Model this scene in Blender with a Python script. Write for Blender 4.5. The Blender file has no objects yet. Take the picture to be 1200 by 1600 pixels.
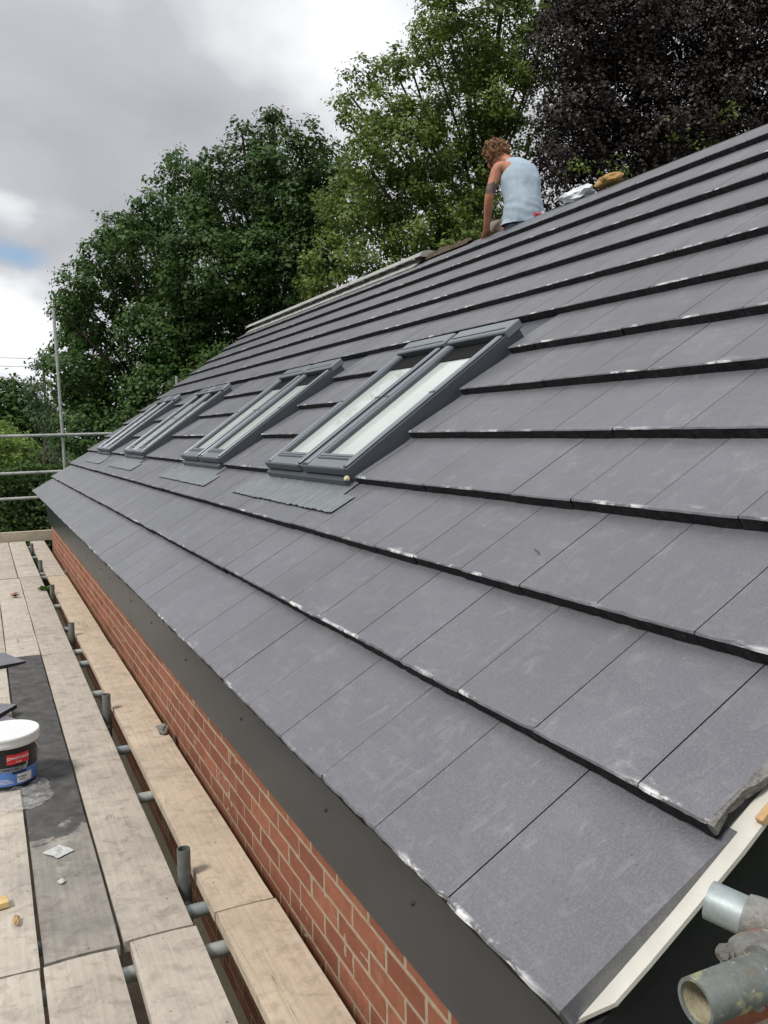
import bpy, bmesh, math, random
import numpy as np
from mathutils import Vector, Matrix, noise as mnoise

# ---------------------------------------------------------------- camera, sky, sun, exposure
scene = bpy.context.scene
R_ = math.radians
camd = bpy.data.cameras.new('camera'); cam = bpy.data.objects.new('camera', camd)
scene.collection.objects.link(cam); scene.camera = cam
camd.sensor_fit = 'HORIZONTAL'; camd.sensor_width = 36.0; camd.lens = 40.39
camd.clip_start = 0.05; camd.clip_end = 3000
def cam_axes(yaw, pit, roll):
    F = Vector((math.sin(yaw)*math.cos(pit), math.cos(yaw)*math.cos(pit), math.sin(pit)))
    R = Vector((math.cos(yaw), -math.sin(yaw), 0)); U = R.cross(F)
    c, s = math.cos(roll), math.sin(roll)
    return F, R*c+U*s, U*c-R*s
CF, CR, CU = cam_axes(R_(24.96), R_(-5.326), R_(-0.984))
CP = Vector((-0.6866, -0.8986, 0.7943))
cam.matrix_world = Matrix(((CR.x, CU.x, -CF.x, CP.x), (CR.y, CU.y, -CF.y, CP.y), (CR.z, CU.z, -CF.z, CP.z), (0, 0, 0, 1)))
scene.view_settings.view_transform = 'Standard'; scene.view_settings.look = 'None'
scene.view_settings.gamma = 1.0; scene.view_settings.exposure = 0.42
SUN_EL, SUN_AZ = R_(52), R_(250)          # azimuth clockwise from +Y

world = bpy.data.worlds.new('World'); scene.world = world; world.use_nodes = True
wt = world.node_tree; wt.nodes.clear()
def nd(t, ty, **k):
    n = t.nodes.new(ty)
    for a, b in k.items():
        if a == 'loc': continue
        setattr(n, a, b)
    return n
def build_world():
    t = wt; L = t.links.new
    out = nd(t, 'ShaderNodeOutputWorld'); bg = nd(t, 'ShaderNodeBackground')
    sky = nd(t, 'ShaderNodeTexSky', sky_type='NISHITA'); sky.sun_disc = False
    sky.sun_elevation = SUN_EL; sky.sun_rotation = SUN_AZ
    tc = nd(t, 'ShaderNodeTexCoord')
    # cloud layer coordinates: project the direction on a plane overhead
    sep = nd(t, 'ShaderNodeSeparateXYZ'); L(tc.outputs['Generated'], sep.inputs[0])
    zz = nd(t, 'ShaderNodeMath', operation='MAXIMUM'); zz.inputs[1].default_value = 0.0; L(sep.outputs[2], zz.inputs[0])
    za = nd(t, 'ShaderNodeMath', operation='ADD'); za.inputs[1].default_value = 0.22; L(zz.outputs[0], za.inputs[0])
    dx = nd(t, 'ShaderNodeMath', operation='DIVIDE'); L(sep.outputs[0], dx.inputs[0]); L(za.outputs[0], dx.inputs[1])
    dy = nd(t, 'ShaderNodeMath', operation='DIVIDE'); L(sep.outputs[1], dy.inputs[0]); L(za.outputs[0], dy.inputs[1])
    com = nd(t, 'ShaderNodeCombineXYZ'); L(dx.outputs[0], com.inputs[0]); L(dy.outputs[0], com.inputs[1])
    n1 = nd(t, 'ShaderNodeTexNoise'); n1.inputs['Scale'].default_value = 2.3; n1.inputs['Detail'].default_value = 7; n1.inputs['Roughness'].default_value = .52
    n1.inputs['Distortion'].default_value = .35
    L(com.outputs[0], n1.inputs['Vector'])
    # big masses placed by direction (dark banks and bright breaks), warped by noise
    wn = nd(t, 'ShaderNodeTexNoise'); wn.inputs['Scale'].default_value = 5.0; wn.inputs['Detail'].default_value = 5
    L(tc.outputs['Generated'], wn.inputs['Vector'])
    ws = nd(t, 'ShaderNodeVectorMath', operation='SUBTRACT'); ws.inputs[1].default_value = (.5, .5, .5); L(wn.outputs['Color'], ws.inputs[0])
    wm = nd(t, 'ShaderNodeVectorMath', operation='MULTIPLY_ADD'); wm.inputs[1].default_value = (.22, .22, .22)
    L(ws.outputs[0], wm.inputs[0]); L(tc.outputs['Generated'], wm.inputs[2])
    def mass(d, rad, soft, squash=1.0):
        d = Vector(d).normalized()
        s = nd(t, 'ShaderNodeVectorMath', operation='SUBTRACT'); s.inputs[1].default_value = d; L(wm.outputs[0], s.inputs[0])
        sc = nd(t, 'ShaderNodeVectorMath', operation='MULTIPLY'); sc.inputs[1].default_value = (1, 1, squash); L(s.outputs[0], sc.inputs[0])
        ln = nd(t, 'ShaderNodeVectorMath', operation='LENGTH'); L(sc.outputs[0], ln.inputs[0])
        mr = nd(t, 'ShaderNodeMapRange', interpolation_type='SMOOTHSTEP'); mr.inputs['From Min'].default_value = rad+soft; mr.inputs['From Max'].default_value = max(0, rad-soft)
        L(ln.outputs['Value'], mr.inputs['Value']); return mr.outputs[0]
    val = n1.outputs['Fac']
    base = nd(t, 'ShaderNodeMapRange'); base.inputs['From Min'].default_value = .25; base.inputs['From Max'].default_value = .75
    base.inputs['To Min'].default_value = .36; base.inputs['To Max'].default_value = .76
    L(val, base.inputs['Value']); cur = base.outputs[0]
    for d, rad, soft, sq, amt in MASSES:
        m = mass(d, rad, soft, sq)
        ma = nd(t, 'ShaderNodeMath', operation='MULTIPLY_ADD'); ma.inputs[1].default_value = amt; L(m, ma.inputs[0]); L(cur, ma.inputs[2]); cur = ma.outputs[0]
    # cloud tone
    ramp = nd(t, 'ShaderNodeValToRGB'); e = ramp.color_ramp.elements
    e[0].position = 0.0; e[0].color = (.25, .26, .28, 1); e[1].position = 1.0; e[1].color = (.95, .96, .99, 1)
    x = e.new(.5); x.color = (.43, .44, .465, 1)
    L(cur, ramp.inputs[0])
    skym = nd(t, 'ShaderNodeVectorMath', operation='SCALE'); skym.inputs['Scale'].default_value = .10; L(sky.outputs[0], skym.inputs[0])
    gap = mass(BLUE, .030, .022, 2.2)
    mix = nd(t, 'ShaderNodeMix', data_type='RGBA'); L(gap, mix.inputs['Factor']); L(ramp.outputs[0], mix.inputs['A']); L(skym.outputs[0], mix.inputs['B'])
    # the open sky, seen only through the cloud gap, is at strength 0.1 of the Nishita sky
    L(mix.outputs['Result'], bg.inputs['Color']); bg.inputs['Strength'].default_value = 1.0
    L(bg.outputs[0], out.inputs[0])
BLUE = (0.0663, 0.9816, 0.179)
MASSES = [((.25, .25, .92), .65, .45, 1.0, .34), ((0.0446, 0.9875, 0.1420), .05, .04, 2.5, .18), ((0.0996, 0.9457, 0.3095), .20, .16, 1.6, -.17), ((0.2391, 0.9426, 0.2331), .13, .12, 1.8, -.14), ((0.3228, 0.8586, 0.3983), .10, .10, 1.4, .10),  # first mass: unseen bright cloud overhead, added to lighten tiles and boards
          ((0.1827, 0.8926, 0.4123), .08, .08, 1.4, .06), ((0.0367, 0.9947, 0.0966), .09, .05, 2.5, .30), ((0.0426, 0.9738, 0.2232), .05, .04, 2.5, .22), ((0.1123, 0.9157, 0.3858), .10, .09, 1.5, -.06),
          ((0.3833, 0.8725, 0.303), .07, .06, 1.3, .04)]

build_world()
sd = bpy.data.lights.new('sun', 'SUN'); sd.energy = 2.1; sd.angle = R_(12); sd.color = (1.0, .95, .88)
sun = bpy.data.objects.new('sun', sd); scene.collection.objects.link(sun)
sv = Vector((math.sin(SUN_AZ)*math.cos(SUN_EL), math.cos(SUN_AZ)*math.cos(SUN_EL), math.sin(SUN_EL)))
sun.rotation_euler = sv.to_track_quat('Z', 'Y').to_euler()

# ---------------------------------------------------------------- helpers
RP_ = R_(35.986); CS, SN = math.cos(RP_), math.sin(RP_)
G = 0.3363; TW = 0.30; LIP = .0365
def RP(y, s, h=0.0):
    """roof coordinates (along eaves, metres up the slope, height above the tile lips) -> world"""
    return Vector((s*CS - h*SN, y, s*SN + h*CS))
rnd = random.Random(7)
class MB:
    def __init__(s): s.v = []; s.f = []; s.m = []; s.sm = []; s.uv = []
    def add(s, vs, fs, mat=0, smooth=False, uvs=None):
        b = len(s.v); s.v += [tuple(v) for v in vs]
        for i, f in enumerate(fs):
            s.f.append(tuple(b+j for j in f)); s.m.append(mat); s.sm.append(smooth)
            s.uv.append([uvs[j] for j in f] if uvs else [(0, 0)]*len(f))
    def quad(s, a, b, c, d, mat=0): s.add([a, b, c, d], [(0, 1, 2, 3)], mat)
    def box(s, x0, x1, y0, y1, z0, z1, mat=0, fn=None):
        vs = [(x, y, z) for x in (x0, x1) for y in (y0, y1) for z in (z0, z1)]
        if fn: vs = [fn(*v) for v in vs]
        s.add(vs, [(0, 1, 3, 2), (4, 6, 7, 5), (0, 4, 5, 1), (2, 3, 7, 6), (0, 2, 6, 4), (1, 5, 7, 3)], mat)
    def bbox(s, x0, x1, y0, y1, z0, z1, b=.003, mat=0, fn=None):
        """box with chamfered edges"""
        bm = bmesh.new(); bmesh.ops.create_cube(bm, size=1)
        for v in bm.verts:
            v.co = Vector(((x0+x1)/2+v.co.x*(x1-x0), (y0+y1)/2+v.co.y*(y1-y0), (z0+z1)/2+v.co.z*(z1-z0)))
        bmesh.ops.bevel(bm, geom=bm.edges[:], offset=b, segments=1, affect='EDGES')
        bm.verts.index_update()
        s.add([fn(*v.co) if fn else v.co[:] for v in bm.verts], [[v.index for v in f.verts] for f in bm.faces], mat); bm.free()
    def tube(s, pts, r, seg=14, mat=0, caps=True, hollow=False, smooth=True):
        pts = [Vector(p) for p in pts]; n = len(pts); rr = r if isinstance(r, (list, tuple)) else [r]*n
        rings = []; prev = None
        for i, p in enumerate(pts):
            d = (pts[min(i+1, n-1)]-pts[max(i-1, 0)]).normalized()
            if prev is None:
                a = d.orthogonal().normalized()
            else:
                a = (prev - d*prev.dot(d)).normalized()
            prev = a; b = d.cross(a)
            rings.append([p + (a*math.cos(2*math.pi*k/seg)+b*math.sin(2*math.pi*k/seg))*rr[i] for k in range(seg)])
        vs = [v for rg in rings for v in rg]; fs = []
        for i in range(n-1):
            for k in range(seg):
                k2 = (k+1) % seg; fs.append((i*seg+k, i*seg+k2, (i+1)*seg+k2, (i+1)*seg+k))
        s.add(vs, fs, mat, smooth)
        if caps and not hollow:
            s.add(rings[0], [tuple(range(seg))[::-1]], mat); s.add(rings[-1], [tuple(range(seg))], mat)
        if hollow:
            for (o, rg, nx, rad) in ((pts[0], rings[0], (pts[1]-pts[0]).normalized(), rr[0]), (pts[-1], rings[-1], (pts[-2]-pts[-1]).normalized(), rr[-1])):
                q = .84; dep = nx*min(.16, (pts[1]-pts[0]).length*.8)
                inn = [o+(v-o)*q for v in rg]; deep = [o+(v-o)*q+dep for v in rg]
                s.add(rg+inn, [(k, (k+1) % seg, seg+(k+1) % seg, seg+k) for k in range(seg)], mat)
                s.add(inn+deep, [(k, (k+1) % seg, seg+(k+1) % seg, seg+k) for k in range(seg)], mat, True)
                s.add(deep, [tuple(range(seg))], mat)
    def build(s, name, mats, parent=None):
        me = bpy.data.meshes.new(name); me.from_pydata(s.v, [], s.f)
        if not isinstance(mats, (list, tuple)): mats = [mats]
        for m in mats: me.materials.append(m)
        me.polygons.foreach_set('material_index', s.m); me.polygons.foreach_set('use_smooth', s.sm)
        uvl = me.uv_layers.new(name='UVMap')
        flat = [c for f in s.uv for u in f for c in u]; uvl.data.foreach_set('uv', flat)
        me.validate(); me.update()
        bm = bmesh.new(); bm.from_mesh(me); bmesh.ops.recalc_face_normals(bm, faces=bm.faces); bm.to_mesh(me); bm.free()
        return link(name, me, parent)
def link(name, me, parent=None):
    o = bpy.data.objects.new(name, me); scene.collection.objects.link(o)
    if parent:
        o.parent = parent
        o.matrix_parent_inverse = Matrix.Translation(-parent.location)
    return o
def tag(o, label=None, cat=None, group=None, kind=None):
    if label: o['label'] = label
    if cat: o['category'] = cat
    if group: o['group'] = group
    if kind: o['kind'] = kind
    return o
def empty(name, loc, label, cat, group=None):
    o = bpy.data.objects.new(name, None); scene.collection.objects.link(o); o.location = loc; o.empty_display_size = .1
    return tag(o, label, cat, group)

# ---------------------------------------------------------------- materials
class MT:
    def __init__(s, name, rough=.7, spec=.5, metal=0.0):
        s.m = bpy.data.materials.new(name); s.m.use_nodes = True; s.t = s.m.node_tree
        s.p = s.t.nodes['Principled BSDF']; s.out = s.t.nodes['Material Output']
        s.p.inputs['Roughness'].default_value = rough; s.p.inputs['Specular IOR Level'].default_value = spec; s.p.inputs['Metallic'].default_value = metal
        s.tc = nd(s.t, 'ShaderNodeTexCoord')
    def L(s, a, b): s.t.links.new(a, b)
    def mapv(s, scale=(1, 1, 1), src='Object', loc=(0, 0, 0), vec=None):
        n = nd(s.t, 'ShaderNodeMapping'); n.inputs['Scale'].default_value = scale; n.inputs['Location'].default_value = loc
        s.L(vec or s.tc.outputs[src], n.inputs[0]); return n.outputs[0]
    def noise(s, sc, detail=5, rough=.55, vec=None, dist=0.0):
        n = nd(s.t, 'ShaderNodeTexNoise'); n.inputs['Scale'].default_value = sc; n.inputs['Detail'].default_value = detail
        n.inputs['Roughness'].default_value = rough; n.inputs['Distortion'].default_value = dist
        s.L(vec if vec is not None else s.tc.outputs['Object'], n.inputs['Vector']); return n.outputs['Fac']
    def vor(s, sc, vec=None, feat='F1'):
        n = nd(s.t, 'ShaderNodeTexVoronoi', feature=feat); n.inputs['Scale'].default_value = sc
        s.L(vec if vec is not None else s.tc.outputs['Object'], n.inputs['Vector']); return n.outputs['Distance']
    def rng(s, v, a, b, c=0.0, d=1.0):
        n = nd(s.t, 'ShaderNodeMapRange'); 
        for k, x in (('From Min', a), ('From Max', b), ('To Min', c), ('To Max', d)): n.inputs[k].default_value = x
        s.L(v, n.inputs['Value']); return n.outputs[0]
    def math(s, op, a, b=None):
        n = nd(s.t, 'ShaderNodeMath', operation=op)
        for i, x in enumerate((a, b)):
            if x is None: continue
            if isinstance(x, (int, float)): n.inputs[i].default_value = x
            else: s.L(x, n.inputs[i])
        return n.outputs[0]
    def mix(s, f, a, b):
        n = nd(s.t, 'ShaderNodeMix', data_type='RGBA')
        for k, x in (('Factor', f), ('A', a), ('B', b)):
            if isinstance(x, (int, float)): n.inputs[k].default_value = x
            elif isinstance(x, tuple): n.inputs[k].default_value = (x[0], x[1], x[2], 1)
            else: s.L(x, n.inputs[k])
        return n.outputs['Result']
    def island(s):
        n = nd(s.t, 'ShaderNodeNewGeometry'); return n.outputs['Random Per Island']
    def col(s, c):
        if isinstance(c, tuple): s.p.inputs['Base Color'].default_value = (c[0], c[1], c[2], 1)
        else: s.L(c, s.p.inputs['Base Color'])
        return s
    def bump(s, v, strength=.3, dist=.01):
        n = nd(s.t, 'ShaderNodeBump'); n.inputs['Strength'].default_value = strength; n.inputs['Distance'].default_value = dist
        s.L(v, n.inputs['Height']); s.L(n.outputs[0], s.p.inputs['Normal']); return s
    def rough(s, v): s.L(v, s.p.inputs['Roughness']); return s

def mat_tile():
    m = MT('tile_face', .5, .9)
    uv = nd(m.t, 'ShaderNodeUVMap'); uv.uv_map = 'UVMap'; sp = nd(m.t, 'ShaderNodeSeparateXYZ'); m.L(uv.outputs[0], sp.inputs[0])
    v = sp.outputs[1]
    big = m.noise(3.2, 6, .6); fine = m.noise(230, 3, .7); streak = m.noise(1.0, 5, .6, m.mapv((26, 9, 26)))
    c = m.mix(m.rng(big, .3, .7), (.106, .109, .128), (.142, .145, .167))
    c = m.mix(m.rng(m.island(), 0, 1, 0, .55), c, (.098, .099, .110))
    c = m.mix(m.rng(fine, .46, .72, 0, .42), c, (.28, .28, .295))
    c = m.mix(m.rng(m.noise(330, 2, .7), .54, .74, 0, .45), c, (.06, .06, .066))
    c = m.mix(m.rng(streak, .54, .76, 0, .36), c, (.25, .25, .262))
    # dusty smears
    sm = m.noise(11, 6, .7, m.mapv((1, 2.2, 1)), .8)
    c = m.mix(m.rng(sm, .55, .74, 0, .45), c, (.30, .30, .31))
    c = m.mix(m.rng(m.noise(1.6, 4, .6, m.mapv((1, 1, 1), loc=(4, 2, 8))), .42, .66, 0, .28), c, (.080, .082, .090))
    # lime bloom just above the lower edge
    bn = m.noise(22, 5, .72, m.mapv((1, .42, 1), loc=(3, 1, 2)), .3)
    bn2 = m.noise(2.3, 2, .5, m.mapv((1, 1, 1), loc=(9, 4, 2)))
    lim = m.math('MULTIPLY', m.rng(bn, .50, .60), m.rng(bn2, .47, .60))
    edge = m.rng(v, .0115, .004)
    bl = m.math('MULTIPLY', lim, edge)
    lim2 = m.math('MULTIPLY', m.rng(bn, .60, .72), m.rng(v, .05, .01, 0, .28))
    c = m.mix(m.math('MAXIMUM', bl, lim2), c, (.72, .72, .72))
    # dark specks
    vo = m.vor(34); sel = m.rng(m.noise(3.1, 3, .6, m.mapv((1, 1, 1), loc=(7, 7, 1))), .5, .66)
    c = m.mix(m.math('MULTIPLY', m.rng(vo, .10, .05), sel), c, (.05, .048, .05))
    m.col(c); m.bump(m.noise(170, 4, .7), .45, .0028)
    m.rough(m.rng(big, .3, .7, .33, .44)); return m.m
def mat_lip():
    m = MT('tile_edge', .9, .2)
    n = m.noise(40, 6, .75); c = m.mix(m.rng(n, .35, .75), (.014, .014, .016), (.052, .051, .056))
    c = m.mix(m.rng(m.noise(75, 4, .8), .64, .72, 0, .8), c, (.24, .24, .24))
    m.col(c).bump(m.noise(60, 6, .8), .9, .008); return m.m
def mat_cut():
    m = MT('cut_concrete', .95, .2)
    m.col(m.mix(m.rng(m.noise(90, 5, .8), .35, .7), (.12, .115, .11), (.38, .37, .35))).bump(m.noise(70, 6, .8), 1, .008); return m.m
def mat_brick():
    m = MT('brick', .88, .25)
    i = m.island(); c = m.mix(m.rng(i, 0, 1), (.225, .082, .046), (.36, .145, .084))
    n = m.noise(22, 6, .7); c = m.mix(m.rng(n, .35, .7, 0, .6), c, (.17, .060, .040))
    c = m.mix(m.rng(m.noise(60, 5, .8), .58, .75, 0, .55), c, (.36, .20, .14))
    c = m.mix(m.rng(m.noise(5, 5, .7), .60, .75, 0, .35), c, (.42, .30, .22))
    m.col(c).bump(m.noise(120, 5, .8), .7, .004); return m.m
def mat_mortar():
    m = MT('mortar', .95, .15)
    m.col(m.mix(m.rng(m.noise(30, 6, .75), .3, .7), (.30, .25, .18), (.45, .38, .28))).bump(m.noise(90, 5, .8), .8, .006); return m.m
def mat_board(name, a, b, dirt=.62, stain=None):
    m = MT(name, .85, .25)
    oi = nd(m.t, 'ShaderNodeObjectInfo')
    vm = nd(m.t, 'ShaderNodeVectorMath', operation='MULTIPLY_ADD'); vm.inputs[1].default_value = (1, 1, 1)
    m.L(m.tc.outputs['Object'], vm.inputs[0])
    cx = nd(m.t, 'ShaderNodeCombineXYZ'); m.L(m.math('MULTIPLY', oi.outputs['Random'], 40.0), cx.inputs[0]); m.L(m.math('MULTIPLY', oi.outputs['Random'], 17.0), cx.inputs[1]); m.L(cx.outputs[0], vm.inputs[2])
    V = vm.outputs[0]
    grain = m.noise(1, 6, .62, m.mapv((70, 2.2, 70), vec=V), .8)
    rings = nd(m.t, 'ShaderNodeTexWave', wave_type='BANDS', bands_direction='X'); rings.inputs['Scale'].default_value = 11; rings.inputs['Distortion'].default_value = 9; rings.inputs['Detail'].default_value = 3; rings.inputs['Detail Scale'].default_value = .35
    m.L(m.mapv((1, .10, 1), vec=V), rings.inputs['Vector'])
    blot = m.noise(5.5, 6, .65, V); c = m.mix(m.rng(blot, .3, .7), a, b)
    c = m.mix(m.rng(rings.outputs['Fac'], .55, 1.0, 0, .10), c, tuple(x*.6 for x in a))
    c = m.mix(m.rng(grain, .42, .75, 0, .30), c, tuple(x*.6 for x in a))
    dn = m.noise(13, 7, .72, V, .6); c = m.mix(m.rng(dn, .49, .70, 0, dirt), c, (.15, .125, .105))
    dn2 = m.noise(3.1, 5, .7, m.mapv((1, .6, 1), vec=V), .4); c = m.mix(m.rng(dn2, .50, .72, 0, dirt*.7), c, (.27, .25, .235))
    wh = m.noise(7, 6, .7, m.mapv((1.2, 1, 1), loc=(5, 5, 5), vec=V), .5); c = m.mix(m.rng(wh, .58, .74, 0, .5), c, (.62, .57, .50))
    sp = m.vor(26, m.mapv((1, 1, 1), vec=V)); spn = m.noise(8, 3, .6, m.mapv((1, 1, 1), loc=(2, 2, 2), vec=V))
    c = m.mix(m.math('MULTIPLY', m.rng(sp, .13, .06), m.rng(spn, .54, .62)), c, (.07, .05, .04))
    # cracks: thin lines along the grain
    ck = m.noise(1, 3, .5, m.mapv((15, .45, 15), vec=V), .1); lo = m.math('ABSOLUTE', m.math('SUBTRACT', ck, .5))
    msk = m.rng(m.noise(2.3, 3, .5, m.mapv((2.5, 1, 1), loc=(1, 8, 1), vec=V)), .60, .66)
    c = m.mix(m.math('MULTIPLY', m.math('MULTIPLY', m.rng(lo, .005, .001), .8), msk), c, (.10, .08, .06))
    if stain:
        s_ = nd(m.t, 'ShaderNodeSeparateXYZ'); m.L(m.tc.outputs['Object'], s_.inputs[0])
        yy = m.math('ADD', s_.outputs[1], m.rng(m.noise(6, 5, .7), .3, .7, -.22, .22))
        k = m.math('MULTIPLY', m.rng(yy, stain[0]-.03, stain[0]+.03), m.rng(m.noise(9, 6, .7, m.mapv((1, .7, 1), loc=(4, 1, 2))), .22, .42, .72, .97))
        sc_ = m.mix(m.rng(m.noise(10, 6, .7), .35, .7), (.050, .050, .050), (.125, .125, .120))
        c = m.mix(k, c, sc_)
    m.col(c)
    hb = m.math('ADD', m.math('MULTIPLY', grain, .6), m.noise(60, 5, .7, V)); m.bump(hb, .45, .004)
    return m.m
def mat_galv(name='galvanised', tint=(.50, .53, .51), rust=.35, metal=.35):
    m = MT(name, .5, .5, metal)
    c = m.mix(m.rng(m.noise(12, 6, .7), .35, .7), tuple(x*.55 for x in tint), tint)
    c = m.mix(m.rng(m.noise(6, 6, .75, m.mapv((1, 1, 1), loc=(3, 3, 3))), .58, .72, 0, rust), c, (.22, .12, .07))
    c = m.mix(m.rng(m.noise(17, 5, .7), .64, .75, 0, .6), c, (.55, .56, .54))
    m.col(c).bump(m.noise(60, 5, .7), .25, .002); m.rough(m.rng(m.noise(10, 4, .6), .3, .7, .38, .7)); return m.m
def mat_plain(name, c, rough=.6, spec=.5, metal=0, var=.12, sc=14, bump=.1):
    m = MT(name, rough, spec, metal)
    m.col(m.mix(m.rng(m.noise(sc, 5, .65), .3, .7), tuple(x*(1-var) for x in c), tuple(min(1, x*(1+var)) for x in c)))
    if bump: m.bump(m.noise(sc*6, 4, .6), bump, .003)
    return m.m
def mat_leaf(name, dark, light, trans=.35, rough=.58, spec=.32):
    m = MT(name, rough, spec)
    c = m.mix(m.rng(m.island(), 0, 1), dark, light)
    c = m.mix(m.rng(m.noise(.8, 3, .6), .35, .65, 0, .6), c, tuple(x*.72 for x in dark)); m.col(c)
    tr = nd(m.t, 'ShaderNodeBsdfTranslucent'); m.L(c, tr.inputs['Color']); ms = nd(m.t, 'ShaderNodeMixShader'); ms.inputs[0].default_value = trans
    m.L(m.p.outputs[0], ms.inputs[1]); m.L(tr.outputs[0], ms.inputs[2]); m.L(ms.outputs[0], m.out.inputs[0]); return m.m

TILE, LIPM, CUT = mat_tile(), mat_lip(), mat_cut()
BRICK, MORTAR = mat_brick(), mat_mortar()
FASC = mat_plain('fascia_paint', (.024, .031, .038), .32, .6, var=.15, sc=4, bump=.04)
UNDER = mat_plain('underlay', (.02, .02, .022), .9)
CREAM = mat_plain('fibre_cement', (.56, .55, .50), .8, .3, var=.10, sc=9, bump=.25)
BLACK = mat_plain('black_board', (.010, .011, .014), .5, .4, var=.3, sc=18, bump=.08)
WFRAME = mat_plain('window_lacquer', (.19, .212, .24), .30, .7, .25, var=.06, sc=7, bump=.02)
WDARK = mat_plain('window_cladding', (.068, .080, .094), .42, .5, .2, var=.08, sc=7, bump=.02)
HOOD_SHADE = mat_plain('hood_shade_black', (.010, .010, .011), .85, .15)  # near-black colour standing in for the shade under the window hoods
LEAD = mat_plain('lead_apron', (.21, .232, .245), .45, .5, .4, var=.16, sc=16, bump=.3)
GALV = mat_galv(); GALVD = mat_galv('weathered_tube', (.22, .245, .235), .5); GALVB = mat_galv('blue_grey_tube', (.40, .46, .47), .2)
def mat_cast():
    m = MT('rusty_coupler', .72, .4, .15)
    a = m.noise(14, 7, .75, dist=.6); b = m.noise(28, 6, .75, m.mapv((1, 1, 1), loc=(2, 6, 2)))
    c = m.mix(m.rng(a, .38, .60), (.33, .335, .32), (.17, .17, .16))
    c = m.mix(m.rng(m.noise(9, 6, .72, m.mapv((1, 1, 1), loc=(8, 1, 4)), .5), .51, .60, 0, .9), c, (.21, .105, .058))
    c = m.mix(m.rng(b, .58, .66, 0, .8), c, (.50, .48, .43)); c = m.mix(m.rng(b, .40, .34, 0, .8), c, (.10, .07, .05))
    m.col(c).bump(m.math('ADD', a, m.noise(70, 6, .75)), .8, .006); return m.m
CAST = mat_cast()
GREYB = (.42, .375, .32)
B_GREY = mat_board('weathered_board', GREYB, (.53, .48, .41))
B_GREY2 = mat_board('pale_grey_board', (.46, .415, .355), (.58, .53, .455), .5)
B_WARM = mat_board('warm_board', (.50, .415, .315), (.64, .53, .41), .48)
B_STAIN = mat_board('stained_board', (.23, .22, .20), (.37, .34, .30), .7, stain=(-1.12,))
TOEB = mat_board('toe_board', (.46, .40, .31), (.56, .49, .39), .3)
def mat_splash():
    m = MT('splashed_tube', .62, .45, .25)
    c = m.mix(m.rng(m.noise(16, 6, .7), .35, .7), (.10, .115, .11), (.23, .25, .235))
    c = m.mix(m.rng(m.noise(11, 6, .72, m.mapv((1, 1, 1), loc=(2, 9, 4)), .4), .56, .62, 0, .9), c, (.42, .41, .20))
    c = m.mix(m.rng(m.noise(40, 5, .7, m.mapv((1, 1, 1), loc=(6, 3, 4))), .62, .68, 0, .8), c, (.55, .55, .50))
    c = m.mix(m.rng(m.noise(9, 5, .7, m.mapv((1, 1, 1), loc=(6, 3, 9))), .58, .68, 0, .7), c, (.16, .09, .055))
    m.col(c).bump(m.noise(45, 6, .75), .5, .003); return m.m
SPLASH = mat_splash(); INNER = mat_plain('scaled_bore', (.36, .33, .23), .9, .2, var=.3, sc=40, bump=.5)
BARK = mat_plain('bark', (.085, .065, .048), .9, .2, var=.35, sc=8, bump=.8)
BEDDING = mat_plain('ridge_mortar', (.22, .175, .13), .95, .2, var=.3, sc=14, bump=.8)
RIDGE = mat_plain('ridge_tile', (.34, .335, .32), .8, .3, var=.14, sc=9, bump=.3)
def mat_glass():
    m = MT('roof_glass', .03, 1.0); m.p.inputs['IOR'].default_value = 2.0
    m.col(m.mix(m.rng(m.noise(1.2, 2, .5), .4, .6), (.46, .52, .49), (.56, .61, .58))); return m.m
GLASS = mat_glass()

# ---------------------------------------------------------------- setting
GZ = -3.1
def flat(name, x0, x1, y0, y1, z, mat):
    m = MB(); m.quad((x0, y0, z), (x1, y0, z), (x1, y1, z), (x0, y1, z)); o = m.build(name, mat); return tag(o, kind='structure')
GRASS = mat_plain('rough_grass', (.045, .075, .022), .95, .2, var=.5, sc=1.3, bump=.6)
tag(flat('ground', -900, 900, -900, 900, GZ, GRASS), 'rough green grass around the house')
tag(flat('bare_soil', -3.2, 9, -3, 15.5, GZ+.004, mat_plain('soil', (.045, .036, .028), .95, .2, var=.4, sc=3, bump=.6)), 'dark trodden soil below the scaffold')

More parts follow.
